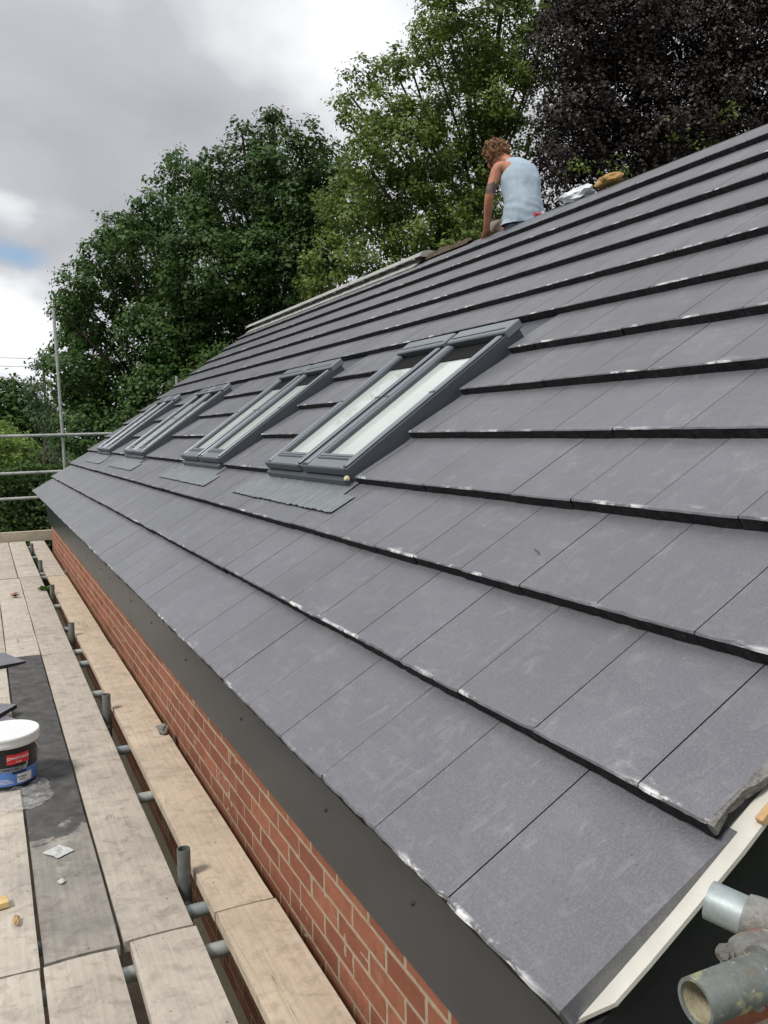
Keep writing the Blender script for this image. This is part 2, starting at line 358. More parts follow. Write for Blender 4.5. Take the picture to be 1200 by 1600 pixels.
# ---------------------------------------------------------------- house
house = empty('house', (3.53, 6.6, GZ), 'red brick house under a grey tiled pitched roof with paired roof windows', 'house')
YE = 13.26; XW = .20
RIDGE_S = 12.95*G
RX, RZ = RP(0, RIDGE_S).x, RP(0, RIDGE_S).z
WINS = [(2.68, 0), (4.97, 1), (8.05, 2), (10.55, 3)]; WW = 1.18; WS0 = 1.01; WL = 1.14
mb = MB()
def tile(y0, y1, r, full):
    j = rnd.uniform(-.0020, .0020); dh = rnd.uniform(-.0004, .0004); tl = rnd.uniform(-.0005, .0005)
    s0 = r*G + j - (.012 if r == 0 else 0); s1 = min((r+1)*G + .03, RIDGE_S)
    near = y0 < 5
    n = 10 if near else 4
    amp = .0016 if r else .0022
    top, bev, bot = [], [], []
    for k in range(n+1):
        y = y0+(y1-y0)*k/n
        q = tl*(k/n-.5)
        c = 0.0
        if k in (0, n): c = rnd.uniform(.001, .0035)
        if near and rnd.random() < .10: c += rnd.uniform(.002, .005)
        top.append(RP(y, s0+.004+c, dh+q)); bev.append(RP(y, s0+c*.6+rnd.uniform(-amp, amp)*.5, dh+q-.0035-c*.4))
        bot.append(RP(y, s0+.001+rnd.uniform(-amp, amp)*1.4, -LIP-.0015+rnd.uniform(-.0035, .0012)))
    hs = lambda s: -(s-s0)/G*LIP+dh
    ua = [RP(y0, s1, hs(s1)+tl*-.5), RP(y1, s1, hs(s1)+tl*.5)]
    vs = top+ua; uv = [(y0+(y1-y0)*k/n, .004) for k in range(n+1)]+[(y0, s1-s0), (y1, s1-s0)]
    mb.add(vs, [tuple(range(n+1))+(n+2, n+1)], 0, False, uv)
    fs = [(k, k+1, n+2+k, n+1+k) for k in range(n)]
    mb.add(bev+top, fs, 0, False, [(0, .001)]*(n+1)+[(0, .004)]*(n+1))
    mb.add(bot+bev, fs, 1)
    for (t, b2, u, yy) in ((top[0], bot[0], ua[0], y0), (top[-1], bot[-1], ua[1], y1)):
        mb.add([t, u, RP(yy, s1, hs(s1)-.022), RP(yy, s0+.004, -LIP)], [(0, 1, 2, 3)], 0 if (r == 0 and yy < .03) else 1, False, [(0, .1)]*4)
for r in range(13):
    off = .336 if r % 2 == 0 else .186
    ys = [.016 if r == 0 else .030]+[off+TW*k for k in range(60) if off+TW*k < YE-.06]+[YE]
    for a, b in zip(ys[:-1], ys[1:]):
        segs = [(a, b)]
        if 3 <= r <= 6:
            for w, _ in WINS:
                c0, c1 = w-.035, w+WW+.035; ns = []
                for p_, q_ in segs:
                    if q_ <= c0 or p_ >= c1: ns.append((p_, q_)); continue
                    if p_ < c0: ns.append((p_, c0))
                    if q_ > c1: ns.append((c1, q_))
                segs = ns
        for p_, q_ in segs:
            if q_-p_ > .02: tile(p_+.0013, q_-.0013, r, True)
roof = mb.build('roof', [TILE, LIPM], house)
# roof body below the tiles, back slope
mb = MB()
pr = [RP(0, .06, -.056), RP(0, RIDGE_S, -.056), RP(0, RIDGE_S, -.16), RP(0, .06, -.16)]
y0, y1 = .04, YE-.02
mb.add([Vector((q.x, y, q.z)) for y in (y0, y1) for q in pr], [(0, 1, 2, 3), (7, 6, 5, 4), (0, 4, 5, 1), (1, 5, 6, 2), (2, 6, 7, 3), (3, 7, 4, 0)], 0)
mb.build('roof_deck', UNDER, house)
mb = MB()
for r in range(13):
    sa = r*G; sb = min((r+1)*G+.02, RIDGE_S-.02)
    def BP(y, s, h): q = RP(y, s, h); return Vector((2*RX-q.x, y, q.z))
    for a in np.arange(.02, YE-.05, TW):
        b = min(a+TW-.003, YE)
        mb.add([BP(a, sa, 0), BP(b, sa, 0), BP(b, sb, -LIP), BP(a, sb, -LIP)], [(0, 1, 2, 3)], 0, False, [(a, .03), (b, .03), (b, .35), (a, .35)])
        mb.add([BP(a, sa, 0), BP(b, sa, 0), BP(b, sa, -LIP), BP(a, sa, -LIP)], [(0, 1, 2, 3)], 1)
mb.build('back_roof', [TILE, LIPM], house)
# broken, cut right hand edges of the tiles along the gable
mb = MB()
for r in range(1, 13):
    s0 = r*G+.002; n = 26; prev = None
    for k in range(n+1):
        s = s0+G*k/n*.985; h = -(s-s0)/G*LIP
        o1 = .0275-max(0, mnoise.noise(Vector((s*14, r, 2)))*.014+.004)-rnd.uniform(0, .0025)
        b_ = o1+.004+mnoise.noise(Vector((s*20, r, 9)))*.004
        cur = (RP(.034, s, h+.0006), RP(o1, s, h-.002+rnd.uniform(-.001, .001)), RP(b_, s, h-.021-.006*mnoise.noise(Vector((s*25, r, 5)))))
        if prev:
            mb.add([prev[0], cur[0], cur[1], prev[1]], [(0, 1, 2, 3)], 0); mb.add([prev[1], cur[1], cur[2], prev[2]], [(0, 1, 2, 3)], 0)
        else:
            mb.add([cur[0], cur[1], cur[2], RP(.034, s, -.03)], [(0, 1, 2, 3)], 0)
        prev = cur
mb.build('cut_tile_edge', CUT, house)
# undercloak: pale strip under the verge, lower end cut on the skew
mb = MB()
top_, bot_ = -.044, -.052
n = 60
outer = [(.055, -.009)]+[(.055+(RIDGE_S-.055)*k/n, -.009+.0035*mnoise.noise(Vector((k*.7, 1, 1)))) for k in range(1, n+1)]
inner = [(-.004, .022)]+[(.055+(RIDGE_S-.055)*k/n, .10) for k in range(1, n+1)]
def uh(s): return .008*max(0, 1-s/.2)
def strip(h): return [RP(y, s, h+uh(s)) for s, y in outer], [RP(y, s, h+uh(s)) for s, y in inner]
ot, it = strip(top_); ob, ib = strip(bot_)
N = n+1
mb.add(ot+it, [(k, k+1, N+k+1, N+k) for k in range(n)]); mb.add(ob+ib, [(k, k+1, N+k+1, N+k) for k in range(n)])
mb.add(ot+ob, [(k, k+1, N+k+1, N+k) for k in range(n)]); mb.add([ot[0], it[0], ib[0], ob[0]], [(0, 1, 2, 3)])
uc = mb.build('undercloak', CREAM, house)
# bargeboard and its box end: black, facing the camera side
mb = MB()
def gable_poly(y0, y1, pts, mat=0):
    n = len(pts); mb.add([(x, y, z) for y in (y0, y1) for x, z in pts], [tuple(range(n))[::-1], tuple(range(n, 2*n))]+[(k, (k+1) % n, n+(k+1) % n, n+k) for k in range(n)], mat)
def uz(x, h): return x*SN/CS + h/CS
gable_poly(.002, .022, [(.022, uz(.022, -.056)), (RX, uz(RX, -.056)), (RX, uz(RX, -.056)-.34), (.38, -.055), (.26, -.10), (.022, -.16)])
mb.build('bargeboard', BLACK, house)
mb = MB(); mb.bbox(.008, .020, -.003, .024, -.47, -.034, .0015); mb.build('corner_trim', CREAM, house)
# closing panel of the eaves box, below the corner
mb = MB(); gable_poly(.004, .020, [(.022, -.163), (.26, -.103), (.26, -.30), (.022, -.46)]); mb.build('eaves_box_end', BLACK, house)
# fascia along the eaves
mb = MB()
for a, b in ((.024, 5.02), (5.024, 9.99), (9.994, 12.6)):
    mb.bbox(.168, .188, a, b, -.462, .035, .002)
mb.add([(x, y, z) for x in (.168, .188) for y, z in ((12.604, -.462), (13.16, -.27), (13.16, .035), (12.604, .035))], [(0, 1, 2, 3), (7, 6, 5, 4), (0, 4, 5, 1), (1, 5, 6, 2), (2, 6, 7, 3), (3, 7, 4, 0)])
fa = mb.build('fascia', FASC, house)
mb = MB(); mb.bbox(.19, .60, .03, 13.15, -.10, -.08); mb.build('soffit_backing', UNDER, house)
for y in (.816, 1.375, 2.28, 3.27, 4.21, 4.96, 6.0, 6.55, 7.5, 8.6, 9.7, 10.9):
    mb = MB()
    c = Vector((.1675, y, -.302)); ring = [c+Vector((0, math.cos(a)*.0065, math.sin(a)*.0065)) for a in np.linspace(0, 2*math.pi, 11)[:-1]]
    mb.add(ring+[q+Vector((-.0035, (q.y-c.y)*-.4, (q.z-c.z)*-.4)) for q in ring], [tuple(range(10, 20))]+[(k, (k+1) % 10, 10+(k+1) % 10, 10+k) for k in range(10)])
    mb.build('screw', BLACK, fa)

# brick walls: each brick stands a little proud of the mortar
def brickwall(y0, y1, z_top, courses, place, name):
    m = MB(); br, mo = [], []
    for c in range(courses):
        z1 = z_top-.012-c*.075; z0 = z1-.065
        y = y0+(-.1125 if c % 2 else 0)-.03
        while y < y1:
            a, b = max(y+rnd.uniform(-.002, .002), y0), min(y+.212+rnd.uniform(-.002, .002), y1)
            if b-a > .02:
                d = rnd.uniform(-.0035, -.0015); t = rnd.uniform(-.0015, .0015)
                m.bbox(-.006-d, .05, a, b, z0+t, z1+t, .002, 0, place)
            y += .225
    # mortar: a wavy sheet between the bricks
    ny = int((y1-y0)/.03); nz = int(courses*.075/.015)
    vs = []
    for i in range(nz+1):
        for j in range(ny+1):
            y = y0+(y1-y0)*j/ny; z = z_top-courses*.075*i/nz
            vs.append(place(-.0022-.0016*mnoise.noise(Vector((y*30, z*30, 3))), y, z))
    m.add(vs, [(i*(ny+1)+j, i*(ny+1)+j+1, (i+1)*(ny+1)+j+1, (i+1)*(ny+1)+j) for i in range(nz) for j in range(ny)], 1)
    m.box(.002, .10, y0+.001, y1-.001, GZ, z_top-.004, 1, place)
    # lower courses out of sight stay plain
    return m.build(name, [BRICK, MORTAR], house)
brickwall(.06, 12.62, -.455, 16, lambda x, y, z: (XW+x, y, z), 'wall')
brickwall(.30, 6.9, -.10, 12, lambda x, y, z: (y, .05+x, z), 'gable_wall')
mb = MB()
mb.add([(x, y, z) for y in (.11, .2) for x, z in ((.3, -.1), (.3, .05), (RX, RZ-.3), (2*RX-.3, .05), (2*RX-.3, GZ), (.3, GZ))], [(0, 1, 2, 3, 4, 5), (6, 7, 8, 9, 10, 11)])
mb.add([(x, y, z) for y in (12.5, 12.6) for x, z in ((.3, GZ), (.3, .05), (RX, RZ-.3), (2*RX-.3, .05), (2*RX-.3, GZ))], [(0, 1, 2, 3, 4), (5, 6, 7, 8, 9)])
mb.add([(2*RX-.3, .2, GZ), (2*RX-.3, 12.5, GZ), (2*RX-.3, 12.5, .05), (2*RX-.3, .2, .05)], [(0, 1, 2, 3)])
mb.build('rear_wall', MORTAR, house)

# ridge: bedded ridge tiles along the far half, mortar left rough at their near end
mb = MB()
y = 6.95; k = 0
while y < 13.2:
    L_ = min(.45, 13.22-y); m_ = 10; vs = []
    for yy in (y, y+L_-.008):
        for i in range(m_+1):
            a = math.pi*(.10+.80*i/m_); vs.append((RX-math.cos(a)*.125, yy, RZ-.052+math.sin(a)*.105+rnd.uniform(-.001, .001)))
    mb.add(vs, [(i, i+1, m_+2+i, m_+1+i) for i in range(m_)]+[tuple(range(m_+1))], 0, False); y += .45
rt = mb.build('ridge', RIDGE, house)
def lump_strip(name, y0, y1, w, hgt, mat, parent, sx=RX, amp=.018, step=.018):
    m = MB(); ny = int((y1-y0)/step); nx = 12; vs = []
    for j in range(ny+1):
        yy = y0+(y1-y0)*j/ny; ef = min(1, (yy-y0)/.07+.05, (y1-yy)/.07+.05)
        for i in range(nx+1):
            t = i/nx*2-1; x = sx+t*w
            base = RZ-abs(x-RX)*SN/CS-.012
            n_ = mnoise.noise(Vector((x*22, yy*18, 1)))+.5*mnoise.noise(Vector((x*60, yy*50, 4)))
            vs.append((x+rnd.uniform(-.004, .004), yy, base+max(0, (1-t*t))*hgt*ef+(n_*amp if abs(t) < .95 else 0)))
    m.add(vs, [(j*(nx+1)+i, j*(nx+1)+i+1, (j+1)*(nx+1)+i+1, (j+1)*(nx+1)+i) for j in range(ny) for i in range(nx)])
    return m.build(name, mat, parent)
lump_strip('mortar_bed', 6.12, 7.1, .050, .030, BARK, house)
lump_strip('mortar_bed', 7.05, 13.2, .128, .022, RIDGE, house, amp=.008, step=.05)

# ---------------------------------------------------------------- roof windows
def roof_window(y0, w, v0, first):
    """one roof light; y0 = edge nearest the camera, all in roof coordinates"""
    f = lambda y, s, h: RP(y0+y, v0+s, h)
    m = MB()
    H = .056
    m.bbox(0, .022, 0, WL, -.075, H-.014, .003, 1, f); m.bbox(w-.022, w, 0, WL, -.075, H-.014, .003, 1, f)   # side cladding
    m.bbox(.022, w-.022, .002, .024, -.03, H-.012, .003, 1, f)
    m.bbox(.004, .050, .012, WL-.10, H-.013, H, .004, 0, f); m.bbox(w-.050, w-.004, .012, WL-.10, H-.013, H, .004, 0, f)   # rounded sash rails
    m.bbox(.053, .068, .03, WL-.10, H-.045, H-.007, .002, 0, f); m.bbox(w-.068, w-.053, .03, WL-.10, H-.045, H-.007, .002, 0, f)
    m.bbox(.069, .074, .09, WL-.10, H-.045, H-.018, .001, 1, f); m.bbox(w-.074, w-.069, .09, WL-.10, H-.045, H-.018, .001, 1, f)
    m.bbox(.066, w-.066, .085, .100, H-.040, H-.005, .002, 0, f)
    for q in (.006, w-.048):   # rail joint collars
        m.bbox(q-.001, q+.044, WL*.50, WL*.50+.012, H-.012, H+.0025, .001, 1, f)
    fr = m.build('roof_window', [WFRAME, WDARK], house)
    m = MB(); m.bbox(.060, w-.060, .095, WL-.09, H-.050, H-.036, .002, 0, f); m.build('pane', GLASS, fr)
    m = MB(); m.bbox(.052, w-.052, -.006, .084, H-.030, H-.008, .004, 0, f); m.bbox(.085, w-.085, .060, .070, H-.008, H-.003, .001, 1, f)
    m.bbox(.0, w, -.010, .004, H-.045, H-.004, .003, 1, f)
    m.build('bottom_cover', [WFRAME, WDARK], fr)
    m = MB(); m.bbox(-.004, w+.004, WL-.085, WL+.025, H-.035, H+.012, .006, 0, f); m.bbox(.0, w, WL-.092, WL-.086, H-.02, H+.005, .002, 1, f)
    m.bbox(.02, w-.02, WL-.06, WL-.052, H+.0121, H+.0155, .001, 1, f); m.build('hood', [WFRAME, WDARK], fr)
    m = MB(); m.bbox(.062, w-.062, WL-.215, WL-.088, H-.0355, H-.030, .001, 0, f); m.build('hood_shade', HOOD_SHADE, fr)  # shadow below the hood, built as a black strip over the pane
    return fr
for w, idx in WINS:
    roof_window(w, .56, WS0, idx == 0); roof_window(w+.62, .56, WS0, False)
    # flashing: side gutters, centre gutter, head tray
    m = MB(); f = lambda y, s, h: RP(w+y, s, h)
    m.bbox(.5625, .6175, WS0, WS0+WL, -.03, .012, .002, 0, f)
    m.bbox(-.06, -.002, WS0-.06, WS0+WL+.14, -.066, -.040, .002, 0, f); m.bbox(WW+.002, WW+.06, WS0-.06, WS0+WL+.14, -.066, -.040, .002, 0, f)
    m.bbox(-.06, WW+.06, WS0+WL+.032, WS0+WL+.20, -.052, -.040, .002, 0, f)
    m.bbox(.01, WW-.01, WS0-.035, WS0+.02, -.040, .006, .003, 0, f)
    m.build('window_flashing', WDARK, house)
    # lead apron dressed over the tiles
    m = MB(); nu, nv = 150, 8; vs = []
    a0, a1 = -.20, WW+.20
    for i in range(nu+1):
        u = a0+(a1-a0)*i/nu
        for j in range(nv+1):
            t = j/nv
            sb = 2.33*G+.006*mnoise.noise(Vector((u*16, w, 0)))+.004*mnoise.noise(Vector((u*45, w, 1)))+.035*((u-a0)/(a1-a0)-.5)*-.0
            s = sb+(WS0+.005-(.10 if u < -.06 or u > WW+.06 else 0)*1.0-sb)*t
            h = -(s-2*G)/G*LIP+.006+(1-t)*.004*abs(math.sin(u*38+w*9))+.0035*mnoise.noise(Vector((u*65, t*1.5, w)))+.002*mnoise.noise(Vector((u*150, t*2, w)))+(.004 if j == 0 else 0)*rnd.random()
            vs.append(f(u, s, h))
    m.add(vs, [(i*(nv+1)+j, i*(nv+1)+j+1, (i+1)*(nv+1)+j+1, (i+1)*(nv+1)+j) for i in range(nu) for j in range(nv)], 0, True)
    # thickness at the free edge
    e = [vs[i*(nv+1)] for i in range(nu+1)]; dn = RP(0, -.001, -.006)
    m.add(e+[v+dn for v in e], [(i, i+1, nu+2+i, nu+1+i) for i in range(nu)], 1)
    m.build('apron_flashing', [LEAD, UNDER], house)

# ---------------------------------------------------------------- scaffold
ZB = -.80; BT = .038
def board(x0, x1, y0, y1, z, mat, label, skew=0.0, name='scaffold_board', group='scaffold boards laid side by side'):
    m = MB(); n = max(2, int((y1-y0)/.12)); rows = []
    xm = (x0+x1)/2; ym = (y0+y1)/2; seed = rnd.uniform(0, 90)
    nx = 6
    def P(i, j, up):
        y = (y1-y0)*(j/n-.5); t = i/nx
        e = mnoise.noise(Vector((y*1.7, seed, t)))*.0022+mnoise.noise(Vector((y*9, seed, t*3)))*.0009
        x = (x1-x0)*(t-.5)+skew*y+ (e if i in (0, nx) else 0)
        cup = -.0025*(2*t-1)**2
        dz = (cup+mnoise.noise(Vector((y*.9, seed+4, t)))*.002) if up else -BT
        yy = y+(mnoise.noise(Vector((t*5, seed, j)))*.003 if j in (0, n) else 0)
        return Vector((x, yy, dz))
    top = [P(i, j, True) for j in range(n+1) for i in range(nx+1)]; W_ = nx+1
    m.add(top, [(j*W_+i, j*W_+i+1, (j+1)*W_+i+1, (j+1)*W_+i) for j in range(n) for i in range(nx)], 0, True)
    bot = [P(i, j, False) for j in range(n+1) for i in (0, nx)]
    lt = [top[j*W_] for j in range(n+1)]; rt = [top[j*W_+nx] for j in range(n+1)]; lb = bot[0::2]; rb = bot[1::2]; N = n+1
    m.add(lt+lb, [(j, j+1, N+j+1, N+j) for j in range(n)]); m.add(rt+rb, [(j, j+1, N+j+1, N+j) for j in range(n)])
    m.add(lb+rb, [(j, j+1, N+j+1, N+j) for j in range(n)])
    for j in (0, n):
        t_ = [top[j*W_+i] for i in range(W_)]; m.add(t_+[bot[2*j+1], bot[2*j]], [tuple(range(W_+2))])
    o = m.build(name, mat); o.location = (xm, ym, z)
    return tag(o, label, 'board', group)
BL = [
 (-.062, .143, 1.845, 5.745, .004, B_WARM, 'long tan board against the brick wall, with the grey mortar chip on it', 0),
 (-.060, .145, -2.05, 1.825, .010, B_WARM, 'nearest tan board against the brick wall, with a knot near its end', 0),
 (-.066, .137, 5.755, 9.65, .000, B_WARM, 'tan board against the brick wall, third one along from the camera', 0),
 (-.070, .130, 9.66, 13.40, .002, B_GREY2, 'farthest pale board against the brick wall, ending at the toe board', 0),
 (-.361, -.140, 1.812, 5.80, .000, B_GREY, 'grey board with thin cracks between the stained board and the standards gap', 0),
 (-.352, -.143, -2.1, 1.797, .003, B_GREY2, 'nearest pale board in the row beside the open gap, with a dark scuff', .004),
 (-.362, -.141, 5.81, 9.74, .000, B_GREY, 'weathered board beside the gap, carrying the sprig of green leaves', 0),
 (-.372, -.142, 9.75, 13.44, .002, B_GREY2, 'farthest weathered board beside the gap, with dark end marks', 0),
 (-.596, -.372, 1.80, 5.83, .002, B_STAIN, 'board stained dark grey along most of its length, beside the paint tub', 0),
 (-.600, -.386, -2.1, 1.785, .000, B_GREY, 'nearest weathered board between two narrow gaps, its end facing the stained board', 0),
 (-.594, -.368, 5.85, 9.68, -.001, B_GREY2, 'weathered board beyond the slate, carrying the red dead leaf', 0),
 (-.600, -.384, 9.72, 13.44, .001, B_GREY, 'far weathered board leading up to the toe board, second from the left', 0),
 (-.832, -.608, 1.79, 5.70, .000, B_GREY2, 'pale board under the paint tub and the clear plastic sheet', 0),
 (-.836, -.612, -2.1, 1.775, .001, B_GREY2, 'pale board in the near left corner beside the yellow offcut', 0),
 (-.826, -.602, 5.86, 9.75, .001, B_GREY, 'weathered board running along the left edge beyond the slates', 0),
 (-.830, -.608, 9.8, 13.44, .000, B_GREY, 'far weathered board at the left edge below the toe board', 0),
 (-1.07, -.842, 1.79, 5.70, .000, B_GREY, 'outer board left of the paint tub', 0),
 (-1.07, -.842, 5.75, 9.75, .000, B_GREY, 'outer board left of the slates, farther along', 0),
 (-1.07, -.846, -2.1, 1.77, .000, B_GREY, 'outer board nearest the camera', 0),
]
for b in BL: board(b[0], b[1], b[2], b[3], ZB+b[4], b[5], b[6], b[7])
m = MB(); m.bbox(-1.2, .27, 13.50, 13.54, -.81, -.665, .003); m.bbox(-1.2, .27, 13.50, 13.60, -.664, -.655, .002)
tag(m.build('toe_board', TOEB), 'pale toe board standing on edge across the far end of the boards', 'board')

sc = empty('scaffold', (-.5, 6, GZ), 'galvanised tube scaffold with guard rails carrying the wooden boards beside the wall', 'scaffold')
ZT = ZB-BT-.0255
def tubeobj(name, a, b, r=.02415, mat=None, parent=sc, seg=18, hollow=True):
    m = MB(); m.tube([a, b], r, seg, hollow=hollow); return m.build(name, mat or GALV, parent)
for i, y in enumerate((1.715, 2.005, 3.05, 3.73, 4.84, 5.66, 6.01, 6.93, 8.02, 9.98, 10.27, 11.9, 13.05, .55, -.6)):
    tubeobj('transom', (-1.45, y, ZT), (.155+rnd.uniform(-.02, .03), y+rnd.uniform(-.03, .03), ZT), mat=(GALV, GALVB)[i % 2])
for x in (-.19, -1.22):
    tubeobj('ledger', (x, -2, ZT-.05), (x, 13.9, ZT-.05))
def coupler(c, parent=sc, mat=None, s=1.0):
    m = MB(); c = Vector(c)
    m.bbox(c.x-.036*s, c.x+.036*s, c.y-.036*s, c.y+.036*s, c.z-.03*s, c.z+.03*s, .010*s)
    m.tube([c+Vector((-.06*s, .02*s, 0)), c+Vector((.05*s, .02*s, 0))], .007*s, 8)
    m.tube([c+Vector((-.062*s, .02*s, 0)), c+Vector((-.045*s, .02*s, 0))], .013*s, 6, smooth=False)
    return m.build('coupler', mat or CAST, parent)
for i, (y, zt) in enumerate(((2.13, -.695), (4.25, -.705), (6.38, -.70), (8.45, -.71), (10.35, -.70), (12.3, -.71))):
    s_ = tubeobj('standard', (-.101, y, GZ), (-.1005, y, zt), mat=GALVD, seg=22)
    coupler((-.12, y, ZT-.05), sc)
for y in (-1.2, 2.1, 6.3, 10.3): tubeobj('standard', (-1.26, y, GZ), (-1.26, y, 1.2), mat=GALVD)
# far end guard rails
YR = 13.9
st = tubeobj('standard', (.60, YR+.045, GZ), (.485, YR+.045, 2.84), mat=GALV)
tubeobj('standard', (2.39, YR+.045, GZ), (2.39, YR+.045, 1.79), mat=GALV)
for z, xa, xb in ((.825, -1.4, 2.1), (.235, -1.4, 1.3), (-.165, -1.4, 1.2)):
    tubeobj('guard_rail', (-1.4, YR, z-.01), (xb, YR, z+.02), mat=GALV)
for z in (.83, .245, -.15): coupler((.53, YR+.02, z), sc, GALVD)

# ---- clamped tubes at the near gable corner
gs = empty('scaffold_fitting', (.02, -.287, .221), 'pair of scaffold tubes clamped by a rusty coupler beside the near gable corner', 'scaffold')
tubeobj('tube', (-.066, -.287, .217), (1.25, -.283, .225), mat=SPLASH, parent=gs, seg=40)
m = MB(); m.tube([(-.063, -.287, .217), (.15, -.287, .2176)], .0201, 30, caps=False); m.build('tube_bore', INNER, gs)
PB1, PB2 = Vector((.117, -.127, .198)), Vector((.227, -.362, .164))
tubeobj('tube', PB1, PB1+(PB2-PB1)*4, mat=GALVB, parent=gs, seg=40)
def sleeve(a, b, r, name, wav=.002):
    m = MB(); d = (b-a); n = 26; seg = 44; ax = d.normalized(); u = ax.orthogonal().normalized(); w = ax.cross(u); vs = []
    for i in range(n+1):
        t = i/n; rr = r*(1-.10*(1-min(1, t*9, (1-t)*9)))
        for k in range(seg):
            a_ = 2*math.pi*k/seg; q = u*math.cos(a_)+w*math.sin(a_)
            x = rr+wav*mnoise.noise((a+d*t+q*r)*45)+wav*.6*mnoise.noise((a+d*t+q*r)*120)
            vs.append(a+d*t+q*x)
    m.add(vs, [(i*seg+k, i*seg+(k+1) % seg, (i+1)*seg+(k+1) % seg, (i+1)*seg+k) for i in range(n) for k in range(seg)], 0, True)
    m.add(vs[:seg], [tuple(range(seg))]); m.add(vs[-seg:], [tuple(range(seg))]); return m.build(name, CAST, gs)
cp = sleeve(PB1+(PB2-PB1)*.17, PB1+(PB2-PB1)*.85, .0300, 'coupler')
m = MB(); nrm = (Vector((-.3, -.9, .3))).normalized()
def plate(pts, c0, th):
    n = len(pts); a = [Vector(p) for p in pts]; b = [p-Vector(c0)*th for p in a]
    m.add(a+b, [tuple(range(n)), tuple(range(n, 2*n))[::-1]]+[(k, (k+1) % n, n+(k+1) % n, n+k) for k in range(n)])
cA = Vector((.055, -.287, .219))
bm_ = bmesh.new(); bmesh.ops.create_cube(bm_, size=1); bmesh.ops.subdivide_edges(bm_, edges=bm_.edges[:], cuts=9, use_grid_fill=True)
for v in bm_.verts:
    q = v.co*2; L6 = (abs(q.x)**3.5+abs(q.y)**3.5+abs(q.z)**3.5)**(1/3.5); q = q/L6
    q = Vector((q.x*.036, q.y*.034, q.z*.030))*(1-.22*q.z); q += q*.05*mnoise.noise(q*60)+q*.02*mnoise.noise(q*200)
    v.co = q+Vector((.078, -.243, .198))
bm_.verts.index_update(); m.add([v.co[:] for v in bm_.verts], [[v.index for v in f.verts] for f in bm_.faces], 0, True); bm_.free()
m.tube([(.030, -.287, .218), (.088, -.287, .218)], [.0295, .030], 36)
m.build('coupler_body', CAST, gs)
def bolt(c, d, r, l, name='bolt'):
    m = MB(); c = Vector(c); d = Vector(d).normalized()
    m.tube([c, c+d*l*.45], r, 6, smooth=False); m.tube([c+d*l*.45, c+d*l*.55], r*1.05, 20); m.tube([c+d*l*.5, c+d*l], r*.55, 14); return m.build(name, CAST, gs)
bolt((.036, -.229, .210), (-.70, -.60, .30), .0095, .018)
bolt((.046, -.252, .183), (-.35, -.9, -.35), .010, .030)
bolt((.072, -.262, .170), (-.2, -.6, -.9), .009, .040)

# ---------------------------------------------------------------- paint tub, slates, debris on the boards
WHITEP = mat_plain('white_plastic', (.74, .76, .76), .35, .5, var=.03, sc=5, bump=.02)
def pc(name, c, r=.45): return mat_plain(name, c, r, .4, var=.05, sc=10, bump=0)
TB_BLACK, TB_BLUE, TB_RED, TB_GREY, TB_WHITE, TB_INK = pc('label_black', (.012, .013, .016)), pc('label_blue', (.09, .20, .52)), pc('label_red', (.62, .035, .035)), pc('label_silver', (.30, .32, .35)), pc('label_white', (.75, .75, .75)), pc('label_ink', (.02, .02, .03))
TX, TY, TZ = -.652, 3.365, ZB+.004
tub = empty('paint_tub', (TX, TY, TZ), 'white lidded paint tub with a black and blue printed label standing on the boards', 'paint tub')
def rad(z): return .122+.012*(z/.215)
def lathe(prof, mat, name, parent, cx, cy, cz, seg=72, cap=True, a0=0, a1=2*math.pi, smooth=True):
    m = MB(); closed = abs(a1-a0-2*math.pi) < 1e-6; ns = seg if closed else seg+1; vs = []
    for r, z in prof:
        for k in range(ns):
            a = a0+(a1-a0)*k/seg; vs.append((cx+r*math.cos(a), cy+r*math.sin(a), cz+z))
    fs = []
    for i in range(len(prof)-1):
        for k in range(seg):
            k2 = (k+1) % ns; fs.append((i*ns+k, i*ns+k2, (i+1)*ns+k2, (i+1)*ns+k))
    m.add(vs, fs, 0, smooth)
    if cap and closed:
        m.add(vs[:ns], [tuple(range(ns))]); m.add(vs[-ns:], [tuple(range(ns))])
    return m.build(name, mat, parent)
body = lathe([(.116, 0), (.121, .006), (rad(.02), .02), (rad(.215), .215)], TB_BLACK, 'body', tub, TX, TY, TZ)
lathe([(.136, .196), (.1415, .199), (.1425, .214), (.1425, .228), (.146, .232), (.1465, .241), (.144, .246), (.139, .248), (.135, .243), (.118, .2425), (.05, .2432), (.001, .2435)], WHITEP, 'lid', tub, TX, TY, TZ, cap=False)
def band(z0, z1, a0, a1, off, mat, name='label_panel', slope=0.0, parent=body):
    m = MB(); n = 40; vs = []
    for i in range(n+1):
        a = a0+(a1-a0)*i/n
        for z in (z0+slope*(a-a0), z1+slope*(a-a0)):
            r = rad(z)+off; vs.append((TX+r*math.sin(a), TY-r*math.cos(a), TZ+z))
    m.add(vs, [(2*i, 2*i+2, 2*i+3, 2*i+1) for i in range(n)], 0, True); return m.build(name, mat, parent)
band(.022, .090, -3.1, 3.1, .0006, TB_BLUE); band(.088, .108, -3.1, .62, .0010, TB_GREY, slope=0.0); band(.088, .130, .62, .70, .0010, TB_GREY, slope=.25)
band(.122, .168, -.04, .74, .0012, TB_RED); band(.075, .086, .12, .62, .0013, TB_INK); band(.030, .070, .28, .86, .0013, TB_WHITE)
for k in range(4): band(.034+.006*k, .036+.006*k, -.9, .18-.06*k, .0013, TB_WHITE)
